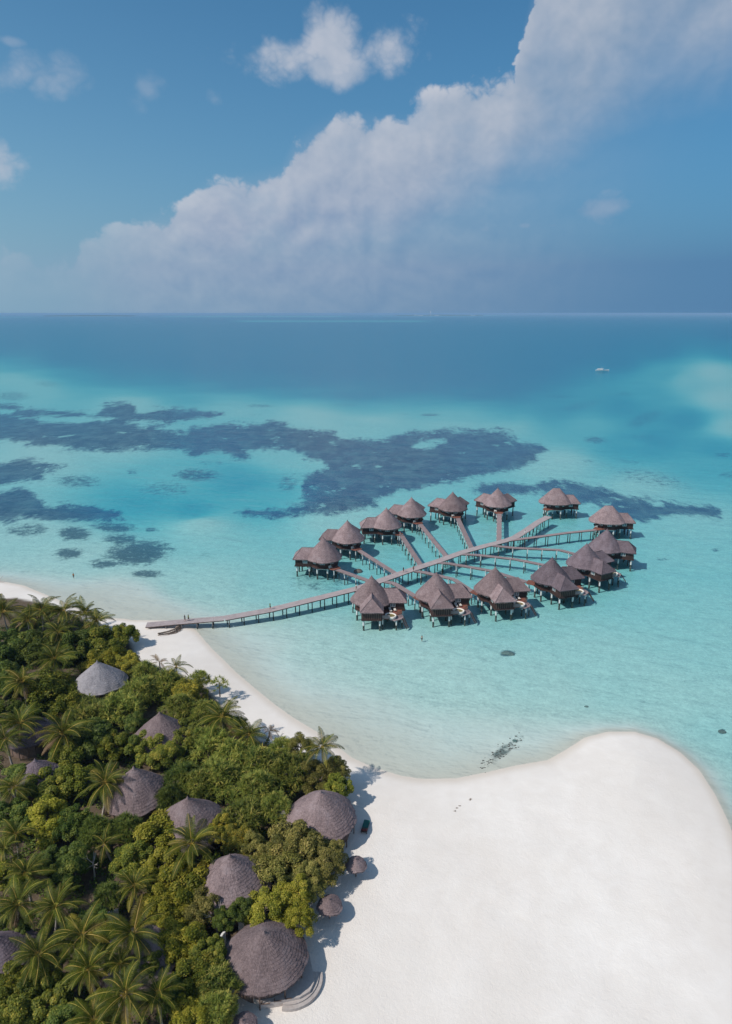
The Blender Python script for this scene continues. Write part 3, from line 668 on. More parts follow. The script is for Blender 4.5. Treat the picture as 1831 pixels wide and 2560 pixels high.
    for a0, a1 in ((112, 157), (203, 248)):
        p0 = [4.2*math.cos(math.radians(a0)), 4.2*math.sin(math.radians(a0))]; p1 = [4.2*math.cos(math.radians(a1)), 4.2*math.sin(math.radians(a1))]
        MB().bar((p0[0], p0[1], FL-0.48), (p1[0], p1[1], FL-0.48), 0.32, 0.34).build('cross_beam', MAT['pile_white'], v)
    # sun deck between the wings, lower bathing platform and steps into the water
    MB().poly([(3.6, -0.2), (3.6, 0.2), (7.5, 3.9), (8.9, 2.3), (8.9, -2.3), (7.5, -3.9)], FL-0.22, FL+0.003).build('sun_deck', MAT['deck_red'], v)
    MB().poly([(8.903, -2.2), (8.903, 2.0), (10.2, 1.6), (10.7, 0.2), (10.2, -1.6)], FL-0.62, FL-0.40).build('bathing_platform', MAT['deck_wood'], v)
    st = MB()
    for k in range(3): st.box(8.91+k*.3, 9.2+k*.3, 0.5, 1.8, FL-0.396, FL-0.05-k*.11)
    st.build('deck_steps', MAT['deck_wood'], v)
    tub = MB(); V0 = []
    for (r, z) in ((1.25, -0.35), (1.42, 0.36), (1.3, 0.40), (1.08, 0.36), (1.0, 0.12)):
        V0.append([(8.1 + r*1.15*math.cos(2*math.pi*k/20), -1.15 + r*math.sin(2*math.pi*k/20), FL+z) for k in range(20)])
    for r in V0: tub.v += r
    for a in range(len(V0)-1):
        for k in range(20): j = (k+1) % 20; tub.f.append((a*20+k, a*20+j, (a+1)*20+j, (a+1)*20+k))
    tb = tub.build('bathtub', MAT['cream_fabric'], v, smooth=True)
    MB().poly([(8.1 + 1.03*1.15*math.cos(2*math.pi*k/20), -1.15 + 1.03*math.sin(2*math.pi*k/20)) for k in range(20)], FL+0.10, FL+0.2).build('bath_water', MAT['tub_water'], tb)
    lad = MB()
    for sy in (-.4, .4): lad.bar((10.55, 0.9+sy, FL-.45), (12.3, 0.9+sy, -0.75), 0.10, 0.16)
    lad_o = lad.build('ladder', MAT['dark_wood'], v)
    for k in range(8):
        u = (k+.5)/8; MB().bar((10.55+1.75*u, 0.45, FL-.45-(FL+.3)*u), (10.55+1.75*u, 1.35, FL-.45-(FL+.3)*u), 0.22, 0.05).build('tread', MAT['brown_wood'], lad_o)
    sc_ = MB()
    sc_.bar((7.5, -3.85, FL+.48), (8.95, -2.35, FL+.48), 0.08, 0.95)
    sc_.build('privacy_screen', MAT['deck_wood'], v)
    rl = MB()
    for k in range(5): rl.box(8.82, 8.9, 0.55+k*.38, 0.63+k*.38, FL+0.004, FL+0.72)
    rl.bar((8.86, 0.5, FL+.76), (8.86, 2.25, FL+.76), 0.09, 0.07).build('deck_railing', MAT['brown_wood'], v)
    for p in ((7.2, -3.2), (7.2, 3.2), (8.5, 0.0), (10.1, 1.1), (10.1, -1.1)): pile(v, p[0], p[1], 0.2, (FL-0.226 if p[0] < 8.9 else FL-0.626), -5.5, 'pile_white')
    # entrance terrace on the walkway side
    MB().poly([(-4.2, -2.0), (-6.7, -1.3), (-6.7, 1.3), (-4.2, 2.0)], FL-0.24, FL-0.004).build('entrance_deck', MAT['deck_red'], v)
    bn = MB(); bn.box(-5.1, -4.5, 0.75, 1.75, FL+.36, FL+.45); bn.box(-4.56, -4.48, 0.75, 1.75, FL+.45, FL+.85)
    for x in (-5.04, -4.56):
        for y in (0.82, 1.68): bn.box(x-.04, x+.04, y-.04, y+.04, FL-0.004, FL+.36)
    bn.build('bench', MAT['cream_fabric'], v)
    for y in (-1.0, 1.0): pile(v, -6.2, y, 0.15, FL-0.246, -5.5, 'pile_white')
    MB().obox((-4.03, 0), (0, 1), 1.1, 0.1, FL+.01, FL+2.15).build('door', MAT['brown_wood'], mw)
    return v
PROTO = {('cone', 'thatch_villa'): make_villa('cone', 'thatch_villa'), ('cone', 'thatch_dark'): make_villa('cone', 'thatch_dark'), ('ridge', 'thatch_villa'): make_villa('ridge', 'thatch_villa')}
used = set()
# apex pixel, outward direction in degrees (0 = right, 90 = away), kind, label
VILLAS = [
    (929.5, 1437.8, -45, 'cone', 'thatch_villa', 'thatched stilt villa beside the long jetty, nearest the beach, bathtub deck facing right'),
    (1092, 1429, -40, 'cone', 'thatch_villa', 'second stilt villa of the near row counted from the beach, with bathtub deck'),
    (1239, 1415.6, -36, 'cone', 'thatch_villa', 'third stilt villa of the near row, two loungers on its red deck'),
    (1381.8, 1391.3, -27, 'cone', 'thatch_dark', 'fourth stilt villa of the near row, darker thatch, close to two walking people'),
    (1468, 1356.5, -16, 'cone', 'thatch_dark', 'dark thatched villa overlapping the villa behind it on the right side'),
    (1519, 1320.4, 24, 'cone', 'thatch_dark', 'dark pointed villa half covering the ridge-roofed villa at far right'),
    (1523, 1264, 38, 'ridge', 'thatch_villa', 'rightmost ridge-roofed villa at the end of the straight right walkway'),
    (1392, 1220.5, 40, 'ridge', 'thatch_villa', 'ridge-roofed villa at the far tip of the main jetty'),
    (1245.5, 1218.4, 88, 'cone', 'thatch_villa', 'farthest cone-roofed villa, walkway running straight down from it'),
    (1132.6, 1228, 102, 'cone', 'thatch_villa', 'far row villa with both wings spread, second from the far tip'),
    (1029.5, 1241.5, 116, 'cone', 'thatch_villa', 'far row villa third from the far tip, fourth from the left end'),
    (966.3, 1267.8, 140, 'cone', 'thatch_villa', 'far row villa third from the left end, pink figure at its walkway'),
    (869, 1299, 126, 'cone', 'thatch_villa', 'far row villa second from the left end'),
    (809, 1341.5, 132, 'cone', 'thatch_villa', 'leftmost stilt villa over the green reef patch'),
]
VROOT = []
for px, py, ang, kind, mt, lab in VILLAS:
    key = (kind, mt)
    v = PROTO[key] if key not in used else copy_tree(PROTO[key])
    used.add(key); VROOT.append(v)
    p = unp(px, py, FL + (9.1 if kind == 'cone' else 8.0)); v.location = (p.x, p.y, 0); v.rotation_euler = (0, 0, math.radians(ang)); v.scale = (1.03, 1.03, 1.0)
    tag(v, lab, 'villa', 'thatched villas on stilts over the lagoon')

# ------------------------------------------------------------------ jetty and walkways
def walkway(name, pts, width, label, mat, pmat, gap=4.2, lamps=True, zt=FL-0.12, first=1.2, group=None, zs=None):
    """boards laid across two stringers on pairs of piles; zs gives the deck level at each bend"""
    P = [Vector((p[0], p[1])) for p in pts]
    o = empty(name, (P[0].x, P[0].y, 0)); base = P[0]
    zs = zs or [zt]*len(P); zs = zs + [zt]*(len(P)-len(zs))
    segs = [(P[i]-base, P[i+1]-base, zs[i], zs[i+1]) for i in range(len(P)-1)]
    bd = MB(); rr = random.Random(len(label)); pos = 0; nxt = first
    for a, b, za, zb in segs:
        d = (b-a).normalized(); L = (b-a).length; n = Vector((-d.y, d.x)); k = 0
        while k < L:
            c = a + d*(k+0.16); j = rr.uniform(-.05, .05)
            z = za + (zb-za)*k/L + rr.uniform(-.008, .008)
            bd.obox((c.x, c.y), (n.x, n.y), width+j, 0.285, z-0.07, z); k += 0.32
        for s in (-1, 1):
            st = MB(); q0 = a + n*s*(width/2-.22); q1 = b + n*s*(width/2-.22)
            st.bar((q0.x, q0.y, za-.22), (q1.x, q1.y, zb-.22), 0.16, 0.27); st.build('stringer', MAT['brown_wood'], o)
        while nxt < pos + L:
            c = a + d*(nxt-pos); gz_ = ground(c.x+base.x, c.y+base.y); zc_ = za + (zb-za)*(nxt-pos)/L
            if gz_ < zc_ - 0.75:
                for s in (-1, 1):
                    q0 = c + n*s*(width/2-.20)
                    pile(o, q0.x, q0.y, 0.15, zc_-.36, min(gz_-0.4, -0.6), pmat)
                    if lamps:
                        q1 = c + n*s*(width/2+.06)
                        MB().box(q1.x-.10, q1.x+.10, q1.y-.10, q1.y+.10, zc_-.62, zc_-.1).build('post_cap', MAT['white_paint'], o)
                e0 = c - n*(width/2-.1); e1 = c + n*(width/2-.1)
                MB().bar((e0.x, e0.y, zc_-.44), (e1.x, e1.y, zc_-.44), 0.2, 0.16).build('cross_beam', MAT[pmat], o)
            nxt += gap
        pos += L
    tag(bd.build('planking', MAT[mat], o), kind='stuff')
    return tag(o, label, 'jetty', group)
ZD = FL-0.12
def up(pts): return [unp(a, b, ZD) for a, b in pts]
MAIN = [(366, 1562), (454, 1554), (561, 1545), (674.5, 1524.5), (795, 1495), (892, 1471), (946.5, 1453), (1008.8, 1430.7), (1091, 1403.8), (1160, 1379), (1211, 1364.7), (1258, 1353), (1288, 1343), (1317, 1325), (1347, 1304), (1372, 1291)]
ZJ = [1.35, 1.75]
walkway('jetty', [unp(*MAIN[0], 1.35), unp(*MAIN[1], 1.75)] + up(MAIN[2:]), 2.9, 'long pale grey plank jetty curving from the beach to the far villa', 'deck_grey', 'pile_grey', 4.0, False, zs=ZJ)
def end_at(i, frac=7.0):
    v = VROOT[i]; a = v.rotation_euler[2]; return Vector((v.location.x - frac*math.cos(a), v.location.y - frac*math.sin(a), 0))
BR = [(0, [(905, 1469)], 'short stub walkway from the jetty to the villa nearest the beach'),
      (1, [(962, 1453), (985, 1457)], 'brown walkway from the jetty to the second near-row villa'),
      (2, [(1037, 1427), (1062, 1430), (1135, 1447)], 'brown walkway from the jetty to the third near-row villa'),
      (3, [(1090, 1405), (1125, 1408), (1229, 1426)], 'brown walkway with two people, ending at the fourth near-row villa'),
      (4, [(1150, 1384), (1199, 1387), (1288, 1397)], 'walkway just below the middle right one, ending behind dark villa'),
      (5, [(1232, 1363), (1288, 1369), (1400, 1374)], 'almost level walkway to the dark pointed villa on the right'),
      (6, [(1268, 1351), (1347, 1341), (1420, 1331)], 'straight rising walkway to the rightmost ridge-roofed villa'),
      (8, [(1248, 1352)], 'straight upright walkway to the farthest cone-roofed villa'),
      (9, [(1180, 1371)], 'steep walkway to the far villa with spread wings'),
      (10, [(1119, 1393)], 'slanting walkway to the fourth far villa from the left end'),
      (11, [(1054, 1415)], 'slanting walkway with pink figure to the third far villa from left'),
      (12, [(994.6, 1436)], 'long slanting walkway to the second far villa from the left end'),
      (13, [(936, 1456)], 'slanting walkway to the leftmost villa, ending at the jetty bend')]
for i, pts, lab in BR:
    e = end_at(i)
    walkway('walkway', up(pts) + [e], 1.75, lab, 'deck_wood', 'pile_white' if i not in (6,) else 'pile_grey', 4.9, i not in (6, 0), ZD-0.05, 2.2, 'branch walkways between jetty and villas')

# loungers on the sun decks
def lounger(loc, rz, label, z):
    o = empty('sun_lounger', (loc[0], loc[1], z), rz)
    f = MB(); f.box(-1.0, 1.0, -.34, .34, .26, .32)
    f.build('frame', MAT['brown_wood'], o)
    for sx in (-.85, .85):
        for sy in (-.28, .28): MB().box(sx-.035, sx+.035, sy-.035, sy+.035, 0.006, .259).build('leg', MAT['brown_wood'], o)
    MB().box(-.98, .35, -.32, .32, .324, .42).build('mattress', MAT['cream_fabric'], o)
    MB().bar((.38, 0, .38), (1.02, 0, .78), .64, .10).build('backrest', MAT['cream_fabric'], o)
    return tag(o, label, 'lounger', 'cream loungers on the villa sun decks')
NM = ['nearest the beach', 'second in the near row', 'third in the near row', 'fourth in the near row']
for i in range(4):
    v = VROOT[i]; a = v.rotation_euler[2]
    for k, wd in ((0, 'left'), (1, 'right')):
        x, y = 6.0 + k*.5, 1.2 + k*1.15
        gx, gy = rot2(x, y, a); lounger((v.location.x+gx, v.location.y+gy), math.radians(100), f'{wd} cream lounger on red deck of the stilt villa {NM[i]}', FL)

# ------------------------------------------------------------------ round beach huts
def make_hut(R, ez, rise, mat, seed, bulge=0.07, seg=84, rows=16):
    o = empty('beach_hut'); T = MAT[mat]
    mo = cone_outline(R, ez, ez+rise, seg, bulge, 0.0, 0.16)
    rf = ring_roof('roof', mo, rows, T, o, jit=0.06, step=0.05, seed=seed); fringe('eave_fringe', mo, rf, T, 4, 0.32, seed)
    MB().tube([(0, 0, ez+rise-0.25), (0, 0, ez+rise+0.1), (0, 0, ez+rise+0.36)], [0.34, 0.16, 0.03], 8).build('roof_finial', T, rf)
    n = 20; MB().poly([(R*.80*math.cos(2*math.pi*k/n), R*.80*math.sin(2*math.pi*k/n)) for k in range(n)], -0.4, ez+0.5).build('wall', MAT['brown_wood'], o)
    for k in range(10):
        a = 2*math.pi*(k+.5)/10; MB().tube([(R*.92*math.cos(a), R*.92*math.sin(a), -0.5), (R*.92*math.cos(a), R*.92*math.sin(a), ez+0.1)], 0.09, 7).build('post', MAT['brown_wood'], o)
    return o
HUTS = [ # apex pixel, radius, eave height, rise, material, label
    (243, 1650, 5.7, 2.9, 4.7, 'thatch_grey', 'pale grey conical hut roof among trees near the jetty'),
    (399, 1778, 5.5, 2.9, 5.0, 'thatch_hut', 'brown conical hut roof half hidden by bushes, below the grey one'),
    (334, 1914.6, 5.3, 2.9, 4.9, 'thatch_hut', 'shadowed brown hut roof with a palm in front of its left side'),
    (469, 1990, 5.6, 2.9, 4.8, 'thatch_hut', 'hut roof in the middle of the grove behind the lone big palm'),
    (802, 1975, 5.6, 2.9, 4.4, 'thatch_hut', 'round-shouldered beachfront hut roof beside the teal sunbed'),
    (575, 2134, 5.4, 2.9, 4.7, 'thatch_hut', 'hut roof dappled with palm shadows, left of the big leafy tree'),
    (660, 2326, 5.3, 2.5, 3.5, 'thatch_hut', 'nearest large round hut with stone terrace and curved steps'),
    (87, 1896, 4.6, 2.8, 3.6, 'thatch_dark', 'small dark hut tip showing between trees near the left edge'),
    (70, 1785, 4.8, 2.8, 3.6, 'thatch_dark', 'dark hut roof behind palms close to the left edge'),
    (-14, 2335, 4.8, 2.8, 3.6, 'thatch_dark', 'dark roof cut by the left edge of the picture above bushes'),
    (338, 2330, 4.9, 2.8, 3.6, 'thatch_hut', 'hut roof almost covered by palm crowns, white curved wall beside it'),
]
HROOT = []
for i, (px, py, R, ez, rise, mt, lab) in enumerate(HUTS):
    p = unp(px, py, 1.2 + ez + rise + .3)
    h = make_hut(R, ez, rise, mt, 20+i, 0.05 if i in (4, 6) else 0.012); h.location = (p.x, p.y, 1.15); h.rotation_euler = (0, 0, i*0.7)
    tag(h, lab, 'hut', 'round thatched beach huts'); HROOT.append(h)
# terrace and steps of the nearest hut
big = HROOT[6]; bx, by = big.location.x, big.location.y
def loc_pts(px_pts, z): return [tuple((unp(a, b, z) - Vector((bx, by, 0)))[:2]) for a, b in px_pts]
big.rotation_euler = (0, 0, 0)
def arc(c, r0, r1, a0, a1, n): return [(c[0]+r0*math.cos(math.radians(a0+(a1-a0)*k/n)), c[1]+r1*math.sin(math.radians(a0+(a1-a0)*k/n))) for k in range(n+1)]
tp = loc_pts([(604, 2470), (652, 2512), (716, 2500), (750, 2493), (775, 2478), (786, 2455), (783, 2432), (772, 2378), (700, 2330), (640, 2360)], 1.75)
ter = MB().poly(tp, -0.6, 0.62).build('terrace', MAT['stone_tile'], big)
cs = Vector(loc_pts([(728, 2440)], 1.6)[0])
for k, (g, z) in enumerate(((1.0, 0.44), (1.16, 0.28), (1.32, 0.12))):
    R0 = 2.95*g
    pts = arc(cs, R0, R0*1.02, -100, 12, 14) + [(cs.x+1.0, cs.y+0.6), (cs.x-0.55, cs.y-0.8)]
    MB().poly(pts, -0.6, z).build('step', MAT['stone_tile'], ter)
kb = MB()
for a, b in (((654, 2510), (676, 2508)), ((686, 2503), (704, 2501)), ((714, 2497), (730, 2495))):
    q0 = loc_pts([a], 1.85)[0]; q1 = loc_pts([b], 1.85)[0]; kb.bar((q0[0], q0[1], 0.66), (q1[0], q1[1], 0.66), 0.08, 0.1); kb.bar((q0[0], q0[1], 0.66), (q0[0], q0[1]+.35, 0.66), 0.08, 0.1)
kb.build('terrace_kerb', MAT['brown_wood'], ter)
# garden walls
for pts, lab in (([(258, 2292), (268, 2284), (282, 2277), (296, 2274)], 'white curved garden wall glimpsed between palms at lower left'), ([(553, 2341), (557, 2334), (563, 2329)], 'short white wall end showing left of the nearest hut'), ([(596, 2306), (610, 2303)], 'thin pale wall strip behind the nearest hut roof')):
    w = MB(); P = [unp(a, b, 3.2) for a, b in pts]
    for a, b in zip(P[:-1], P[1:]): w.bar((a.x, a.y, 2.1), (b.x, b.y, 2.1), 0.28, 2.3)
    tag(w.build('garden_wall', MAT['white_paint']), lab, 'wall', 'white garden walls')

# thatched parasols
def parasol(px, py, R, zt, lab):
    p = unp(px, py, 1.2+zt); o = empty('thatched_parasol', (p.x, p.y, 1.1))
    mo = cone_outline(R, zt-1.0, zt, 40, 0.06, 0, 0.12)
    rf = ring_roof('canopy', mo, 6, MAT['thatch_hut'], o, jit=0.04, seed=int(px)); fringe('canopy_fringe', mo, rf, MAT['thatch_hut'], 3, 0.2, 4)
    MB().tube([(0, 0, zt-.2), (0, 0, zt+.12), (0, 0, zt+.28)], [.16, .1, .02], 8).build('finial', MAT['thatch_hut'], rf)
    MB().tube([(0, 0, -.5), (0, 0, zt-.15)], 0.09, 8).build('post', MAT['brown_wood'], o)
    for k in range(8):
        a = k*math.pi/4; MB().bar((0, 0, zt-.25), (R*.9*math.cos(a), R*.9*math.sin(a), zt-1.05), .05, .06).build('rib', MAT['brown_wood'], o)
    return tag(o, lab, 'parasol', 'thatched parasols on the sand')
parasol(824, 2247, 1.75, 2.9, 'small round thatched parasol on white sand, free of the trees')
parasol(890, 2146, 1.6, 2.9, 'small thatched parasol partly hidden by the big leafy tree')
parasol(606, 2549, 1.75, 2.9, 'thatched parasol cut by the bottom edge of the picture')

# sunbed on the sand
p = unp(914, 2064, 1.25); sb = empty('sunbed', (p.x, p.y, ground(p.x, p.y)), math.radians(78))
MB().box(-1.3, 1.3, -.5, .5, .30, .38).build('frame', MAT['brown_wood'], sb)
for sx in (-1.2, 1.2):
    for sy in (-.42, .42): MB().box(sx-.05, sx+.05, sy-.05, sy+.05, -.15, .298).build('leg', MAT['brown_wood'], sb)
MB().box(-.45, 1.28, -.47, .47, .384, .52).build('mattress', MAT['teal_fabric'], sb)
MB().bar((-.5, 0, .42), (-1.25, 0, .72), .9, .12).build('backrest', MAT['red_fabric'], sb)
for k in range(4): MB().box(-1.1+k*.14, -1.04+k*.14, -.40, .40, .755-k*.055, .80-k*.055).build('backrest_slat', MAT['brown_wood'], sb)
tag(sb, 'teal sunbed with red backrest on sand beside round-shouldered hut', 'sunbed')

# ------------------------------------------------------------------ vegetation
NR = np.random.RandomState(21)
def quads_from(C, U, Vv, tint):
    """kite leaves: centres, length vectors, width vectors"""
    n = len(C); V = np.empty((n, 4, 3)); V[:, 0] = C - U*.5; V[:, 1] = C + Vv*.5 - U*.05; V[:, 2] = C + U*.5; V[:, 3] = C - Vv*.5 - U*.05
    return V.reshape(-1, 3), np.arange(n*4).reshape(n, 4), tint
def unit(a): return a/(np.linalg.norm(a, axis=-1, keepdims=True)+1e-9)
def dome_clumps(n, rng, flat=0.9):
    """clump centres over a lumpy unit dome"""
    P = []
    while len(P) < n:
        v = unit(rng.randn(3)); 
        if v[2] < -0.1: continue
        r = rng.uniform(.62, .86) if rng.rand() < .8 else rng.uniform(.3, .6)
        P.append(v*np.array([r, r, r*flat]))
    return np.array(P)
def broad_crown(name, seed, n_cl, per, leaf, cr=(.2, .34)):
    rng = np.random.RandomState(seed); C = dome_clumps(n_cl, rng); Cs = []; Us = []; Vs = []; Ts = []
    lump = 1 + .22*np.sin(C[:, 0]*4+seed)*np.cos(C[:, 1]*5) ; C = C*lump[:, None]
    for c in C:
        r = rng.uniform(*cr); k = int(per*(r/.23)**2)
        d = unit(rng.randn(k, 3) + np.array([0, 0, .55]))
        rad = r*np.sqrt(rng.uniform(.35, 1.0, (k, 1)))*np.array([1, 1, .8])
        pos = c + d*rad
        nrm = unit(d*.75 + rng.randn(k, 3)*.42 + np.array([-.35, -.15, .85]))
        a = unit(np.cross(nrm, rng.randn(k, 3))); b = np.cross(nrm, a); L = leaf*rng.uniform(.7, 1.35, (k, 1))
        Cs.append(pos); Us.append(a*L); Vs.append(b*L*.62); Ts.append(np.clip(.42 + rng.randn(k)*.2 + rng.randn()*.14, 0, 1))
    V, Fq, T = quads_from(np.concatenate(Cs), np.concatenate(Us), np.concatenate(Vs), np.concatenate(Ts))
    V[:, 2] += 0.05
    return mesh_np(name, V, Fq, T)
def strap_leaves(rng, c, up_, n, L, W):
    """a rosette of arching strap leaves, 3 segments each"""
    Vs = []; Fs = []; b = 0
    for k in range(n):
        a = rng.rand()*2*math.pi; el = rng.uniform(.05, 1.3)
        h = np.array([math.cos(a), math.sin(a), 0]); d = unit(h*math.cos(el) + np.array([0, 0, 1])*math.sin(el) + up_*.35)
        s = unit(np.cross(d, np.array([0, 0, 1.0]))+1e-6); l = L*rng.uniform(.7, 1.2); p = np.array(c, float); rows_ = []
        for q_ in range(4):
            w = W*(1, .95, .7, .08)[q_]
            rows_ += [p + s*w/2, p - s*w/2]
            p = p + d*l/3; d = unit(d + np.array([0, 0, -.42]))
        Vs += rows_; Fs += [(b+2*i, b+2*i+1, b+2*i+3, b+2*i+2) for i in range(3)]; b += 8
    return np.array(Vs), np.array(Fs)
def strap_crown(name, seed, n_ros, n_leaf=20, L=.30, W=.030):
    rng = np.random.RandomState(seed); C = dome_clumps(n_ros, rng, .85); VV = []; FF = []; TT = []; b = 0
    C = C*(1 + .2*np.sin(C[:, 0]*4+seed)*np.cos(C[:, 1]*5))[:, None]
    for c in C:
        v, f = strap_leaves(rng, c, unit(c), n_leaf, L, W); VV.append(v); FF.append(f+b); b += len(v)
        TT.append(np.clip(.45 + rng.randn(len(f))*.2 + rng.randn()*.15, 0, 1))
    return mesh_np(name, np.concatenate(VV), np.concatenate(FF), np.concatenate(TT))
BROAD = [broad_crown('crown', 100+i, 50+6*(i % 3), 330, .070, (.15, .28)) for i in range(6)]
FINE = [broad_crown('crown', 200+i, 70, 360, .052, (.13, .24)) for i in range(3)]
STRAP = [strap_crown('crown', 300+i, 150, 18) for i in range(5)]
SPARSE = [strap_crown('crown', 320, 26, 22, .34, .04)]
def trunk_mesh(seed):
    rr = random.Random(seed); b = MB()
    top = Vector((rr.uniform(-.06, .06), rr.uniform(-.06, .06), .32)); b.tube([(0, 0, -1.6), (0, 0, 0.0), tuple(top)], [.085, .06, .045], 7)
    for k in range(6):
        a = 2*math.pi*k/6 + rr.uniform(-.3, .3); e = Vector((math.cos(a)*.55, math.sin(a)*.55, rr.uniform(.35, .62))); mpt = top.lerp(e, .5) + Vector((0, 0, .06))
        b.tube([tuple(top - Vector((0, 0, .04))), tuple(mpt), tuple(e)], [.034, .022, .010], 5)
    return b.mesh('trunk', True)
TRUNKS = [trunk_mesh(i) for i in range(3)]
tree_n = 0
def tree(px, py, rpx, kind, phrase, zs=1.0, zc=None):
    """px, py: middle of the crown in the photo, rpx its half width there; kind picks crown and leaf colour"""
    global tree_n
    zc = zc if zc else 5.2
    p = unp(px, py, zc); dist = math.sqrt(p.x**2 + p.y**2 + (H-zc)**2)
    dep = p.y*math.cos(PITCH) + (H-zc)*math.sin(PITCH); R = rpx/F*dep
    mesh, mat, desc = {
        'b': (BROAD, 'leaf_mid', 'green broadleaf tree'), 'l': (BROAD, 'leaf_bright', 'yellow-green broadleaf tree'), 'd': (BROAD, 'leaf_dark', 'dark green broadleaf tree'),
        'o': (FINE, 'leaf_olive', 'olive small-leaved tree'), 'f': (FINE, 'leaf_bright', 'light green small-leaved tree'), 'p': (STRAP, 'leaf_pandanus', 'strap-leaved pandanus tree'), 'q': (STRAP, 'leaf_dark', 'dark strap-leaved pandanus tree'),
        'y': (FINE, 'leaf_yellow', 'yellow-flecked shrub'), 's': (SPARSE, 'leaf_pandanus', 'spindly pandanus tree')}[kind]
    g = 1.1; base = max(zc - R*.6*zs, g+.3)
    o = empty({'p': 'pandanus_tree', 'q': 'pandanus_tree', 's': 'pandanus_tree', 'y': 'shrub'}.get(kind, 'broadleaf_tree'), (p.x, p.y, g), R_.uniform(0, 6.28))
    me = mesh[tree_n % len(mesh)]
    if me.materials and me.materials[0] != MAT[mat]:
        key = (me.name, mat)
        if key not in MCOPY: MCOPY[key] = me.copy(); MCOPY[key].materials.clear()
        me = MCOPY[key]
    c = link('crown', me, MAT[mat], o, (0, 0, base-g)); c.scale = (R*1.2, R*1.2, R*1.28*zs)
    tk = link('trunk', TRUNKS[tree_n % 3], MAT['bark'] if kind != 's' else MAT['pale_bark'], o, (0, 0, base-g)); tk.scale = (R*.9, R*.9, R*zs*.9)
    tree_n += 1
    return tag(o, f'{desc} {phrase}', 'shrub' if kind == 'y' else 'tree', 'trees and bushes of the island grove')
MCOPY = {}
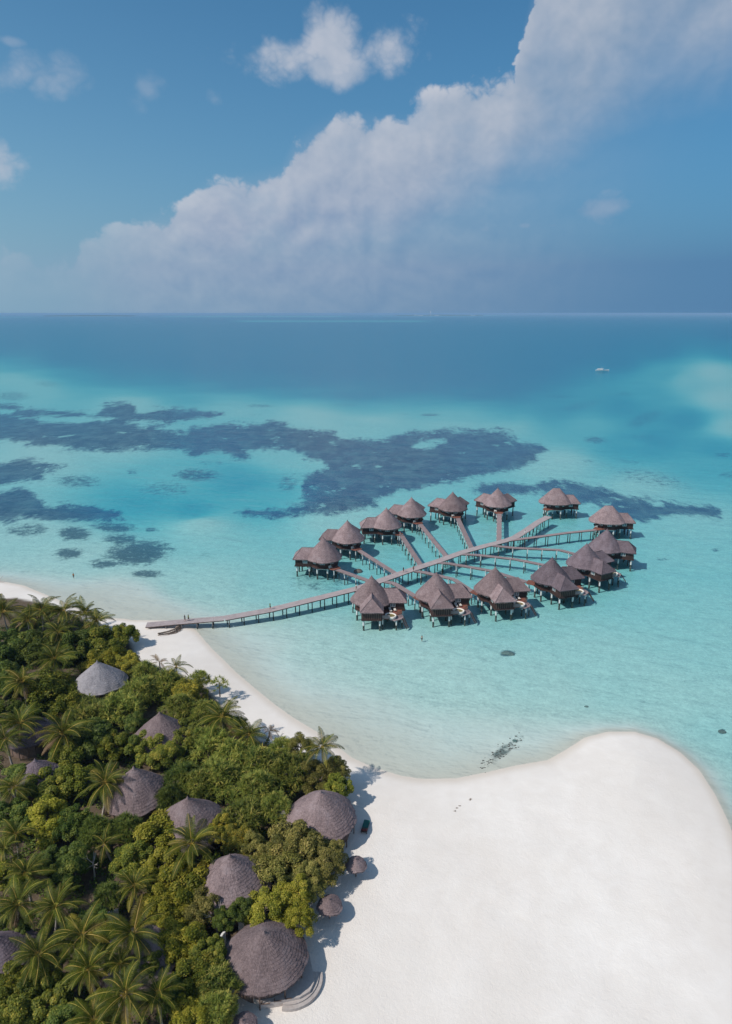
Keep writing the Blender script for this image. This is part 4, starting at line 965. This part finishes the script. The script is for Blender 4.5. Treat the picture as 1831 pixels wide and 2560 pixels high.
TREES = [
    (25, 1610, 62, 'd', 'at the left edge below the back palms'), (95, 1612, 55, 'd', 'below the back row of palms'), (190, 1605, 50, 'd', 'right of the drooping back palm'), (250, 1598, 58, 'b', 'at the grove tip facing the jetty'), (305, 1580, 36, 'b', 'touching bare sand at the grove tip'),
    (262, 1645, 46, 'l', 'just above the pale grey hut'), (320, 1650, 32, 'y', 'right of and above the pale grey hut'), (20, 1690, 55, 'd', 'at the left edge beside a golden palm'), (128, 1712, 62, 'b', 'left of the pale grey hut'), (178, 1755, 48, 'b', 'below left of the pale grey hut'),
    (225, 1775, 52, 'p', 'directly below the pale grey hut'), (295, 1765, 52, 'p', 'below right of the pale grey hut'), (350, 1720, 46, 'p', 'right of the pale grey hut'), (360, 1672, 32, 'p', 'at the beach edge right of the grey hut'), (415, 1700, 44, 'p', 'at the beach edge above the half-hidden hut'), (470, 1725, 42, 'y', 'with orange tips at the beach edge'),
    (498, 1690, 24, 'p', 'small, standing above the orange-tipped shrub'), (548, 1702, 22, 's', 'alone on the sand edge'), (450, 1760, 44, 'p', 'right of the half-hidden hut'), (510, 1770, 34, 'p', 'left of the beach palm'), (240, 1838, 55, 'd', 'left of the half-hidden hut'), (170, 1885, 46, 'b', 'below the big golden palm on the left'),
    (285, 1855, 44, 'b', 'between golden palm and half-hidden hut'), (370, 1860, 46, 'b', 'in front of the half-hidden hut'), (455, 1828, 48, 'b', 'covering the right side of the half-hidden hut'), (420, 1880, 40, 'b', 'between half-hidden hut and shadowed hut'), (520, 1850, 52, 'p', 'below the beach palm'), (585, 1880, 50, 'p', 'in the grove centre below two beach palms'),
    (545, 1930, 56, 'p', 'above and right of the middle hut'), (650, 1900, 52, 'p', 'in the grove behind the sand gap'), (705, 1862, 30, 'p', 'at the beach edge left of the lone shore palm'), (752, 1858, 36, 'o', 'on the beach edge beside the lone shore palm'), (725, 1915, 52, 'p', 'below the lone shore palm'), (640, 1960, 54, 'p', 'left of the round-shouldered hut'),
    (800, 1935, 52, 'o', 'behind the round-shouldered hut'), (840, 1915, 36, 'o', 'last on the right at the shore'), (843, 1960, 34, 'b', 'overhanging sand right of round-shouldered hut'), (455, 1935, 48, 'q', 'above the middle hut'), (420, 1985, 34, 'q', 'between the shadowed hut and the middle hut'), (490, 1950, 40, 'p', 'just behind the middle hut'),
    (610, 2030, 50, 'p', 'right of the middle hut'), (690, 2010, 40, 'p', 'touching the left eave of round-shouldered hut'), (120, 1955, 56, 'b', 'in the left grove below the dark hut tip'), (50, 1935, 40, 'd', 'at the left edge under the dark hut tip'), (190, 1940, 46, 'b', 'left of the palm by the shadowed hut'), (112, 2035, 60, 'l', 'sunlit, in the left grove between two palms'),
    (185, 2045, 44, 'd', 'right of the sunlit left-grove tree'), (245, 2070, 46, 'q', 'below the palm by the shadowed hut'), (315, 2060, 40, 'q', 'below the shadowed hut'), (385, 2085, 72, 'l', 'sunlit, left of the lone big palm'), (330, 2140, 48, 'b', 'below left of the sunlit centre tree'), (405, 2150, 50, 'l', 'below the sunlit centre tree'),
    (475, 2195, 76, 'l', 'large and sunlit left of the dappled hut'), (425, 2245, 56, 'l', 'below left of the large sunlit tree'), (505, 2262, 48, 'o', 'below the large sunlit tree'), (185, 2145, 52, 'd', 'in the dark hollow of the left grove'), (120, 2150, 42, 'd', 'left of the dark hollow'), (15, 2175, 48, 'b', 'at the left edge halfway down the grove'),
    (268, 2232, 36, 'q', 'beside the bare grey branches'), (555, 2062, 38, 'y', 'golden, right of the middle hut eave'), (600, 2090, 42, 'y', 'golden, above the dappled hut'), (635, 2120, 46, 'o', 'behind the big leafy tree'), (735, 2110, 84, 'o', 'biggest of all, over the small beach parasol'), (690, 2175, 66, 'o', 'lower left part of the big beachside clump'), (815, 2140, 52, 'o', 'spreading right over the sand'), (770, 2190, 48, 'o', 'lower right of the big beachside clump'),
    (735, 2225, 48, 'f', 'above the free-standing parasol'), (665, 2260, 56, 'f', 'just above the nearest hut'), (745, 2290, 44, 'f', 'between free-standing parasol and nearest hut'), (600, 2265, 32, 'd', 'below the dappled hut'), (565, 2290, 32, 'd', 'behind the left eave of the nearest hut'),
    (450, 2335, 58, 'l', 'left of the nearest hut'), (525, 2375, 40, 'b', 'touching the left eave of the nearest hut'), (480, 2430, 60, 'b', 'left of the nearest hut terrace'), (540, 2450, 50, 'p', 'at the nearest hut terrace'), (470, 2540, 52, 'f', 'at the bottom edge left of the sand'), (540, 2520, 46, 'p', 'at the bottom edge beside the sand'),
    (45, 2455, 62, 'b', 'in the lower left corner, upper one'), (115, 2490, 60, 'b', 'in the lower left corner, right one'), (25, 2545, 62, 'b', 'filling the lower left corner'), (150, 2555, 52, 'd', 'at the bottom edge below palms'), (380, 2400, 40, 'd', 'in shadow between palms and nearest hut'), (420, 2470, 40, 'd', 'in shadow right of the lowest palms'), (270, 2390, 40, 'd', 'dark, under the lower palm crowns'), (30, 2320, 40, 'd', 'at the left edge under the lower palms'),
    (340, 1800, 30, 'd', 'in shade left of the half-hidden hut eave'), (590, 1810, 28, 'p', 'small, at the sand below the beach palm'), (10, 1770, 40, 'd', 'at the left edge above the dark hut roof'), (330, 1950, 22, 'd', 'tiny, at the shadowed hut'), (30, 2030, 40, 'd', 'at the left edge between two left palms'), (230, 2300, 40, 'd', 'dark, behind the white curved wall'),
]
for a in TREES: tree(*a[:5])

# ---- coconut palms
def frond_mesh(kind, seed):
    """one coconut leaf: arching midrib with two ranks of hanging leaflets, root at the origin, along +x"""
    rr = random.Random(seed); el = {'up': 68, 'mid': 38, 'out': 10, 'low': -18}[kind]; bend = {'up': 70, 'mid': 78, 'out': 62, 'low': 42}[kind]
    n = 22; L = 1.0; V = []; Fc = []; T = []; p = Vector((0.02, 0, 0)); pts = [p.copy()]; dirs = []
    for k in range(n):
        a = math.radians(el - bend*(k/n)**1.35); d = Vector((math.cos(a), rr.uniform(-.012, .012), math.sin(a))); dirs.append(d); p = p + d*L/n; pts.append(p.copy())
    w0 = .017
    for k in range(n):                                       # midrib, a three-sided strip
        for q_, e in ((pts[k], 0), (pts[k+1], 1)):
            w = w0*(1 - .8*(k+e)/n); b = len(V); V += [tuple(q_ + Vector((0, w, 0))), tuple(q_ + Vector((0, -w, 0))), tuple(q_ + Vector((0, 0, w)))]
        b = len(V)-6
        Fc += [(b, b+3, b+5, b+2), (b+2, b+5, b+4, b+1), (b+1, b+4, b+3, b)]; T += [1.25, 1.25, 1.1]
    for k in range(2, 2*n):
        u = k/(2*n); i = min(int(u*n), n-1); q0 = pts[i].lerp(pts[i+1], u*n-i); d = dirs[i]; upv = Vector((-d.z, 0, d.x))
        if u < .13: continue
        for s in (-1, 1):
            l = .235*math.sin(math.pi*min(1, (u*.86+.14)))**.75*rr.uniform(.85, 1.12)
            out = (Vector((0, s, 0))*.80 + d*(.34+.65*u) + upv*.25 + Vector((0, 0, -.05))).normalized(); w = .0085
            a0 = q0; a1 = q0 + out*l*.5; o2 = (out + Vector((0, 0, -1.1))).normalized(); a2 = a1 + o2*l*.5
            t_ = d*w; b = len(V)
            V += [tuple(a0 - t_*.6), tuple(a0 + t_*.6), tuple(a1 + t_), tuple(a1 - t_), tuple(a2 + t_*.25), tuple(a2 - t_*.25)]
            Fc += [(b, b+1, b+2, b+3), (b+3, b+2, b+4, b+5)]; tv = .45 + rr.uniform(-.2, .25) - (.1 if s > 0 else 0); T += [tv, tv-.05]
    me = mesh_np('frond', V, Fc, T); return me
FRONDS = {}
for kd in ('up', 'mid', 'out', 'low'):
    for mt in ('frond_green', 'frond_old', 'frond_dead'):
        for k in range(2):
            me = frond_mesh(kd, k); me.materials.append(MAT[mt]); FRONDS[(kd, mt, k)] = me
def palm_trunk(seed, hgt, lean):
    rr = random.Random(seed); b = MB(); n = 14; P = []; Rr = []
    for k in range(n+1):
        u = k/n; P.append((-lean[0]*(1-u)**1.7, -lean[1]*(1-u)**1.7, -hgt*(1-u))); Rr.append(.13 + .09*(1-u)**2 + (.012 if k % 2 else 0))
    b.tube(P, Rr, 8); return b.mesh('trunk', True)
pn_ = 0
def palm(px, py, rpx, phrase, kind='green', zc=7.0, nf=27):
    global pn_
    rr = random.Random(pn_*7+3); p = unp(px, py, zc); dep = p.y*math.cos(PITCH) + (H-zc)*math.sin(PITCH); L = rpx/F*dep*1.42
    lean = (rr.uniform(-1.3, 1.3), rr.uniform(-1.0, 1.0)); hgt = zc-1.1
    o = empty('coconut_palm', (p.x-lean[0], p.y-lean[1], 1.1))
    link('trunk', palm_trunk(pn_, hgt+.5, lean), MAT['pale_bark'], o, (lean[0], lean[1], hgt))
    base = rr.uniform(0, 6.28)
    for k in range(nf):
        u = k/nf; kd = 'up' if u < .2 else 'mid' if u < .52 else 'out' if u < .82 else 'low'
        mt = 'frond_green'
        if kind == 'dead' or (k == nf-1 and rr.random() < .55): mt = 'frond_dead'
        elif kd == 'low' and rr.random() < .4: mt = 'frond_old'
        elif kind == 'gold' and rr.random() < .12: mt = 'frond_old'
        f = link('frond', FRONDS[(kd, mt, k % 2)], None, o, (lean[0], lean[1], hgt))
        s = L*.94*rr.uniform(.72, 1.14)*(.92 if kd == 'up' else 1.0)
        f.scale = (s, s, s); f.rotation_euler = (rr.uniform(-.5, .5), rr.uniform(-.22, .22), base + k*2.39996 + rr.uniform(-.2, .2))
    if kind != 'dead':
        for k in range(rr.randint(2, 4)):
            a = rr.uniform(0, 6.28); nut = MB(); nut.tube([(0, 0, .16), (0, 0, .1), (0, 0, 0), (0, 0, -.12), (0, 0, -.17)], [.02, .1, .14, .09, .02], 8)
            nut.build('coconut', MAT['brown_wood'], o, (lean[0]+.26*math.cos(a), lean[1]+.26*math.sin(a), hgt-.22), 0, True)
    pn_ += 1
    return tag(o, f'coconut palm {phrase}', 'palm', 'coconut palms of the island grove')
PALMS = [
    (8, 1530, 44, 'at the left edge of the back row'), (70, 1552, 36, 'second in the back row, lower'), (104, 1524, 42, 'tallest in the back row against the sand'), (160, 1528, 42, 'in the middle of the back row'), (214, 1532, 38, 'near the right end of the back row'), (243, 1552, 34, 'last on the right of the back row'), (146, 1580, 44, 'just below the middle of the back row'),
    (136, 1648, 50, 'with hanging fronds in front of the back trees'), (57, 1706, 46, 'golden, left of the pale grey hut', 'gold'), (50, 1808, 50, 'at left, beside the dark hut roof'), (15, 1850, 46, 'at the left edge below the dark hut roof'), (158, 1835, 58, 'large and golden on the left above the dark hut tip', 'gold'), (440, 1668, 34, 'sparse, at the beach edge right of the grey hut', 'green', 5.5, 12),
    (399, 1655, 24, 'withered brown, at the beach edge by the sparse palm', 'dead', 4.5, 8), (556, 1793, 52, 'leaning beach palm above the grove centre'), (624, 1838, 40, 'low beach palm right of the leaning one', 'green', 5.5), (674, 1828, 20, 'pale dry stunted one on sand between two beach palms', 'dead', 4.0, 9), (806, 1868, 45, 'standing alone at the shore, shadow on the sand', 'gold', 9.0, 20),
    (36, 1970, 40, 'slim, at left below the dark hut tip', 'gold'), (40, 2085, 42, 'at the left edge halfway down, fronds hanging'), (264, 1958, 58, 'left of the shadowed hut', 'gold'), (480, 2110, 62, 'big and isolated in front of the middle hut', 'gold', 8.0), (66, 2185, 50, 'slender, left of the dark hollow'), (262, 2110, 40, 'upright fronds in the dark hollow right side', 'green', 5.0, 12), (336, 2215, 46, 'fronds sweeping left below the sunlit centre tree', 'gold', 5.5),
    (46, 2262, 60, 'at the left, wide crown above the left roof'), (140, 2268, 58, 'right of the wide left crown'), (96, 2388, 66, 'beside the roof cut by the left edge'), (206, 2338, 64, 'left of the white curved wall', 'gold'), (334, 2334, 68, 'over the almost covered hut roof', 'gold', 8.0), (222, 2425, 62, 'in the lower palm cluster, middle one', 'gold'), (314, 2484, 70, 'lowest big star-shaped crown', 'gold', 8.5), (396, 2484, 54, 'right of the lowest star-shaped crown'), (236, 2552, 62, 'cut by the bottom edge of the picture', 'gold'),
    (300, 2410, 40, 'half hidden between the lower palm crowns'), (12, 2120, 30, 'small, right at the left edge'),
]
for a in PALMS: palm(*a)
# bare branches in the dark hollow
for px, py, lab, sd_ in ((232, 2160, 'leafless grey dead tree in the dark hollow of the left grove', 3), (540, 2300, 'small leafless grey twigs below the large sunlit tree', 5), (700, 1846, 'bare dark driftwood shrub on sand between the beach palms', 7)):
    rr = random.Random(sd_); p = unp(px, py, 4.0 if sd_ != 7 else 1.6); o = empty('bare_tree', (p.x, p.y, 1.1)); hgt = 3.0 if sd_ != 7 else .5
    MB().tube([(0, 0, -.3), (.1, 0, hgt*.5), (0, .1, hgt)], [.16, .11, .07], 6).build('trunk', MAT['pale_bark'], o)
    for k in range(9):
        a = rr.uniform(0, 6.28); e = Vector((math.cos(a), math.sin(a), rr.uniform(.3, 1.1)))*rr.uniform(.9, 1.7); s0 = Vector((0, .1, hgt*rr.uniform(.7, 1)))
        bb = MB(); mid_ = s0 + e*.55 + Vector((rr.uniform(-.2, .2), rr.uniform(-.2, .2), .1)); bb.tube([tuple(s0), tuple(mid_), tuple(s0+e)], [.06, .04, .012], 5)
        for j in range(2):
            e2 = e*.4 + Vector((rr.uniform(-.4, .4), rr.uniform(-.4, .4), rr.uniform(0, .3))); bb.tube([tuple(mid_), tuple(mid_+e2)], [.03, .008], 4)
        bb.build('branch', MAT['pale_bark'], o)
    tag(o, lab, 'tree')
# low undergrowth between the trees
vp = np.array(VEG); lo_, hi_ = vp.min(0), vp.max(0)
cand = np.stack([NR.uniform(max(lo_[0], -95), hi_[0], 9000), NR.uniform(40, hi_[1], 9000)], 1)
sd = polydist(cand[:, 0], cand[:, 1], VEG); cand = cand[(sd > 1.0)]
keep = np.ones(len(cand), bool)
for h in HROOT: keep &= np.hypot(cand[:, 0]-h.location.x, cand[:, 1]-h.location.y) > 5.4
cand = cand[keep][:1500]
k = 60; ctr = np.repeat(np.concatenate([cand, np.full((len(cand), 1), 1.2)], 1), k, 0); n = len(ctr)
d = unit(NR.randn(n, 3)); d[:, 2] = np.abs(d[:, 2]); rad = NR.uniform(.3, 1.0, (n, 1))*np.array([1.1, 1.1, 1.3])
nrm = unit(d*.6 + NR.randn(n, 3)*.6 + np.array([0, 0, .5])); a = unit(np.cross(nrm, NR.randn(n, 3))); b = np.cross(nrm, a); L = NR.uniform(.2, .45, (n, 1))
V, Fq, T = quads_from(ctr + d*rad, a*L, b*L*.6, np.clip(.4+NR.randn(n)*.2, 0, 1))
tag(link('undergrowth', mesh_np('undergrowth', V, Fq, T), MAT['leaf_dark']), 'low dark green undergrowth covering the ground between the trees', 'undergrowth', kind='stuff')

# ------------------------------------------------------------------ people
def make_person(px, py, z, rz, top, bottom, label, pose='stand', group='people on the jetty and in the water'):
    p = unp(px, py, z); o = empty('person', (p.x, p.y, z), rz)
    st = .28 if pose == 'walk' else .06
    J = {'pel': (0, 0, .95), 'chest': (0, 0, 1.28), 'neck': (0, 0, 1.48), 'head': (.02, 0, 1.62), 'crown': (.02, 0, 1.74), 'hl': (0, .10, .90), 'kl': (st*.6, .11, .50), 'al': (st*.5, .11, .08), 'fl': (st*.5+.16, .12, .04), 'hr': (0, -.10, .90), 'kr': (-st*.2, -.11, .50), 'ar': (-st*.9, -.11, .10), 'fr': (-st*.9+.15, -.12, .04),
         'sl': (0, .19, 1.42), 'el': (-.08, .25, 1.14), 'wl': (.06, .26, .90), 'nl': (.10, .26, .80), 'sr': (0, -.19, 1.42), 'er': (.04, -.25, 1.14), 'wr': (.18, -.24, .92), 'nr': (.24, -.24, .84)}
    if pose == 'swim':
        for kk, vv in list(J.items()): J[kk] = (vv[2]-1.3, vv[1]*1.2, -.12 + vv[0]*.3 + (.12 if kk in ('head', 'crown', 'neck') else 0))
    E = [('pel', 'chest'), ('chest', 'neck'), ('neck', 'head'), ('head', 'crown'), ('pel', 'hl'), ('hl', 'kl'), ('kl', 'al'), ('al', 'fl'), ('pel', 'hr'), ('hr', 'kr'), ('kr', 'ar'), ('ar', 'fr'), ('neck', 'sl'), ('sl', 'el'), ('el', 'wl'), ('wl', 'nl'), ('neck', 'sr'), ('sr', 'er'), ('er', 'wr'), ('wr', 'nr')]
    RD = {'pel': .14, 'chest': .15, 'neck': .06, 'head': .095, 'crown': .07, 'hl': .10, 'hr': .10, 'kl': .062, 'kr': .062, 'al': .042, 'ar': .042, 'fl': .035, 'fr': .035, 'sl': .065, 'sr': .065, 'el': .045, 'er': .045, 'wl': .034, 'wr': .034, 'nl': .026, 'nr': .026}
    def skin(name, edges, grow, mat, parent):
        ks = []
        for a, b in edges:
            for q_ in (a, b):
                if q_ not in ks: ks.append(q_)
        me = bpy.data.meshes.new(name); me.from_pydata([J[q_] for q_ in ks], [(ks.index(a), ks.index(b)) for a, b in edges], [])
        ob = link(name, me, mat, parent); md = ob.modifiers.new('skin', 'SKIN')
        sv = me.skin_vertices[0].data if me.skin_vertices else None
        if sv is None:
            bm = bmesh.new(); bm.from_mesh(me); bm.verts.layers.skin.verify(); bm.to_mesh(me); bm.free(); sv = me.skin_vertices[0].data
        for i_, q_ in enumerate(ks): sv[i_].radius = (RD[q_]+grow, RD[q_]*(.8 if q_ in ('pel', 'chest') else 1)+grow); sv[i_].use_root = (i_ == 0)
        ob.modifiers.new('sub', 'SUBSURF').levels = 1; ob.modifiers['sub'].render_levels = 1
        return ob
    skin('body', E, 0, MAT['skin'], o)
    skin('shirt', [('chest', 'neck'), ('pel', 'chest'), ('neck', 'sl'), ('sl', 'el'), ('neck', 'sr'), ('sr', 'er')], .018, MAT[top], o) if top else None
    skin('shorts', [('pel', 'hl'), ('hl', 'kl'), ('pel', 'hr'), ('hr', 'kr')], .02, MAT[bottom], o)
    hx, hy, hz_ = J['crown']; hm = MB(); hm.tube([(hx-.01, hy, hz_-.10), (hx-.01, hy, hz_-.02), (hx-.01, hy, hz_+.05), (hx-.01, hy, hz_+.085)], [.105, .108, .08, .02], 10); hm.build('hair', MAT['hair'], o, smooth=True)
    return tag(o, label, 'person', group)
zp = ZD+.005
make_person(891, 1474, zp, .4, 'cloth_white', 'cloth_brown', 'person in white shirt walking on the jetty beside the nearest villa', 'walk')
make_person(463, 1553, 1.79, .1, 'cloth_dark', 'cloth_dark', 'person in dark clothes on the jetty near the beach, left of a pair', 'walk')
make_person(472, 1552, 1.81, .1, 'cloth_green', 'cloth_dark', 'person in yellow-green shirt on the jetty near the beach, right of a pair', 'walk')
make_person(676, 1523, zp, .3, 'cloth_green', 'cloth_dark', 'person in green shirt alone halfway along the jetty', 'walk')
make_person(1009, 1431, zp, .4, 'cloth_dark', 'cloth_dark', 'person in black standing on the jetty where walkways branch off')
make_person(1034, 1428, zp, .4, 'cloth_brown', 'cloth_dark', 'person in brown at the start of the third near-row walkway')
make_person(1001, 1340, zp-.05, 2.0, 'cloth_pink', 'cloth_white', 'person in pink top on the walkway to the third far villa from left')
make_person(1313, 1337, zp, .7, 'cloth_white', 'cloth_white', 'person in white at the fork of the far jetty')
make_person(1328, 1448, zp-.05, -.3, 'cloth_white', 'cloth_dark', 'person in white shirt and dark shorts before the fourth near-row villa', 'walk')
make_person(1333, 1449, zp-.05, -.3, 'cloth_blue', 'cloth_white', 'person in blue shirt beside one in white before the fourth villa', 'walk')
make_person(1055, 1604, -.95, 1.2, None, 'cloth_dark', 'lone swimmer standing in shallow water in front of the near villas')
make_person(185, 1446, -.6, 2.0, 'cloth_orange', 'cloth_dark', 'wader in orange top in the shallows off the left beach')

# ------------------------------------------------------------------ shore bits
# sandbag groyne at the foot of the jetty
gp = [(402, 1586), (414, 1583), (424, 1581), (434, 1578), (443, 1574), (449, 1568), (451, 1562)]
gr = empty('sandbag_groyne', unp(425, 1580, .8)); gl_ = gr.location
for lay in range(3):
    for k in range(12):
        u = k/11*(len(gp)-1); i = min(int(u), len(gp)-2); a = unp(*gp[i], .8).lerp(unp(*gp[i+1], .8), u-i) - gl_
        b_ = MB(); w = R_.uniform(.4, .55); ax = Vector((1, .35, 0)).normalized()
        c = Vector((a.x + lay*.3 - .3, a.y - lay*.55 + R_.uniform(-.1, .1), -.05 + (2-lay)*.22 - .1))
        b_.tube([tuple(c - ax*w), tuple(c - ax*w*.8), tuple(c), tuple(c + ax*w*.8), tuple(c + ax*w)], [.06, .17, .2, .17, .06], 7); b_.build('sandbag', MAT['sandbag'], gr, smooth=True)
tag(gr, 'dark weathered sandbag groyne stepping down beside the jetty foot', 'groyne')
# coral heads and rocks breaking the sandy bed
plain('coral_stone', (0.08, 0.13, 0.125), (0.16, 0.23, 0.21), 2, .95, (1, 1, 1), 1.0, .2)
def rock(px, py, r, lab, z=-1.2, mat='coral_stone', flat=.4):
    p = unp(px, py, 0.0 if mat == 'coral_stone' else z); zb = ground(p.x, p.y); bm = bmesh.new(); bmesh.ops.create_icosphere(bm, subdivisions=3, radius=1.0); rr = random.Random(int(px))
    o3 = [Vector((rr.uniform(-1, 1), rr.uniform(-1, 1), rr.uniform(-1, 1))).normalized() for _ in range(14)]
    for v in bm.verts:
        v.co *= 1 + sum(.10*max(0, v.co.normalized().dot(q_))**6 for q_ in o3) + rr.uniform(-.03, .03); v.co = Vector((v.co.x*r*1.25, v.co.y*r, v.co.z*r*flat))
    me = bpy.data.meshes.new('coral_rock'); bm.to_mesh(me); bm.free()
    for f in me.polygons: f.use_smooth = True
    return tag(link('coral_rock', me, MAT[mat], None, (p.x, p.y, zb + r*flat*.1)), lab, 'rock', 'coral rocks on the lagoon floor')
rock(895, 1421, 1.1, 'brown rock breaking the water between the leftmost walkways', -.8, 'sandbag', .75)
rock(1266, 1622, .9, 'dark coral rock in the green lagoon below the near villas, left half'); rock(1278, 1624, .8, 'dark coral rock in the green lagoon below the near villas, right half')
rock(1808, 1814, .6, 'small round dark coral rock near the right edge above the sand spit'); rock(1467, 1756, .35, 'tiny dark rock in pale water above the sand spit'); rock(1288, 1848, .4, 'small rock at the top of the rubble strip by the beach')
# line of rubble in the shallows
rb = empty('rubble_strip', unp(1255, 1880)); rr = random.Random(8)
bm = bmesh.new()
for k in range(90):
    u = rr.random(); px = 1205 + 95*u + rr.gauss(0, 10); py = 1915 - 72*u + rr.gauss(0, 6); p = unp(px, py); p.z = ground(p.x, p.y) + .02; s = rr.uniform(.05, .16)
    bmesh.ops.create_icosphere(bm, subdivisions=1, radius=s, matrix=Matrix.Translation(p - rb.location) @ Matrix.Diagonal((1.5, 1, .6, 1)))
me = bpy.data.meshes.new('rubble'); bm.to_mesh(me); bm.free(); tag(link('rubble', me, MAT['rock'], rb), kind='stuff')
tag(rb, 'dark strip of coral rubble in the shallows above the beach', 'rubble')
# driftwood snag at the left beach
p = unp(4, 1452, .6); dw = empty('driftwood', (p.x-1, p.y, .05)); rr = random.Random(4)
for k in range(7):
    a = rr.uniform(-.6, 1.2); e = Vector((math.cos(a), math.sin(a)*.6, rr.uniform(.2, .9)))*rr.uniform(1.2, 2.6); MB().tube([(0, 0, -.1), tuple(e*.5 + Vector((0, 0, .2))), tuple(e)], [.09, .05, .015], 5).build('branch', MAT['pale_bark'], dw)
tag(dw, 'tangled driftwood branches at the left edge of the far beach', 'driftwood')
# seaweed clumps washed up on the sand
for k, (px, py) in enumerate(((1178, 1990), (1176, 1993), (1150, 2008), (1143, 2014), (1138, 2022))):
    p = unp(px, py, 1.1); rr = random.Random(k); m_ = MB()
    for j in range(9): a = rr.uniform(0, 6.28); m_.bar((0, 0, .03), (.22*math.cos(a), .22*math.sin(a)*.7, rr.uniform(.01, .08)), .04, .03)
    tag(m_.build('seaweed_clump', MAT['sandbag'], None, (p.x, p.y, ground(p.x, p.y))), ['topmost seaweed clump of the short trail on the sand', 'second seaweed clump of the short trail, touching the topmost', 'middle seaweed clump of the short trail on the sand', 'fourth seaweed clump of the short trail on the sand', 'lowest seaweed clump of the short trail on the sand'][k], 'seaweed', 'seaweed clumps on the sand')

# ------------------------------------------------------------------ boat and far islands
p = unp(1506, 927, 0); bt = empty('boat', (p.x, p.y, 0), math.radians(-12))
S = 1.0; hull = MB(); secs = []
for x, w, zt in ((-9, 1.6, 1.5), (-8, 2.1, 1.3), (-3, 2.5, 1.1), (3, 2.3, 1.2), (7, 1.3, 1.6), (9.5, .12, 2.4)):
    secs.append([(x, -w, zt), (x, -w*.75, .2), (x, 0, -.5), (x, w*.75, .2), (x, w, zt)])
for s_ in secs: hull.v += s_
for i in range(len(secs)-1):
    for k in range(4): hull.f.append((i*5+k, i*5+k+1, (i+1)*5+k+1, (i+1)*5+k))
for i in range(len(secs)-1): hull.f.append((i*5, (i+1)*5, (i+1)*5+4, i*5+4))
hull.f.append((0, 1, 2, 3, 4)); hull.build('hull', MAT['white_paint'], bt)
MB().box(-6.5, .5, -1.6, 1.6, 1.16, 2.9).build('cabin', MAT['white_paint'], bt)
MB().box(-7.0, 1.6, -1.9, 1.9, 3.0, 3.2).build('roof', MAT['white_paint'], bt)
for k in range(4):
    for sy in (-1, 1): MB().box(-6+k*1.6, -5+k*1.6, sy*1.62-.02, sy*1.62+.02, 1.8, 2.6).build('window', MAT['glass'], bt)
MB().tube([(-1, 0, 3.2), (-1, 0, 7)], .07, 6).build('mast', MAT['white_paint'], bt)
tag(bt, 'small white boat alone on the blue water at upper right', 'boat')
plain('island_sand', (0.55, 0.52, 0.48), (0.70, 0.67, 0.62), .01, .95, (1, 1, 1), 0, 0)
plain('island_wood', (0.02, 0.04, 0.02), (0.05, 0.08, 0.03), .02, .95, (1, 1, 1), 0, 0)
def island(x0, x1, py, lab, hmax, seed):
    a = unp(x0, py); b = unp(x1, py); rr = random.Random(seed); c = (a+b)/2; o = empty('far_island', (c.x, c.y, 0)); hw = (b.x-a.x)/2
    MB().poly([(hw*math.cos(t_), 420*math.sin(t_)) for t_ in [2*math.pi*k/40 for k in range(40)]], -2, 1.6).build('beach', MAT['island_sand'], o)
    V = []; Fc = []; n = 90
    for k in range(n):
        x = -hw*.92 + 1.84*hw*k/(n-1); h_ = hmax*(.55+.45*math.sin(math.pi*k/(n-1)))*rr.uniform(.75, 1.15)
        V += [(x, -260, 1.4), (x, -230, h_), (x, 250, h_*.9), (x, 280, 1.4)]
    for k in range(n-1):
        for j in range(3): Fc.append((k*4+j, (k+1)*4+j, (k+1)*4+j+1, k*4+j+1))
    me = bpy.data.meshes.new('wood'); me.from_pydata(V, [], Fc); tag(link('wood', me, MAT['island_wood'], o), kind='stuff')
    return tag(o, lab, 'island', 'low islands on the horizon')
island(112, 342, 790.5, 'long low wooded island on the horizon at left', 30, 1)
i2 = island(985, 1215, 789.2, 'low inhabited island on the horizon right of centre, with mast', 32, 2)
for k, (px, h_, w) in enumerate(((1037, 42, 70), (1050, 20, 160), (1090, 20, 130), (1180, 18, 160))):
    p = unp(px, 789.2) - i2.location; MB().box(p.x-w/2, p.x+w/2, -330, -290, 1.3, h_).build('building', MAT['white_paint'], i2)
p = unp(1075, 789.2) - i2.location; MB().tube([(p.x, -300, 1.3), (p.x, -300, 150)], [9, 5], 6).build('mast', MAT['white_paint'], i2)
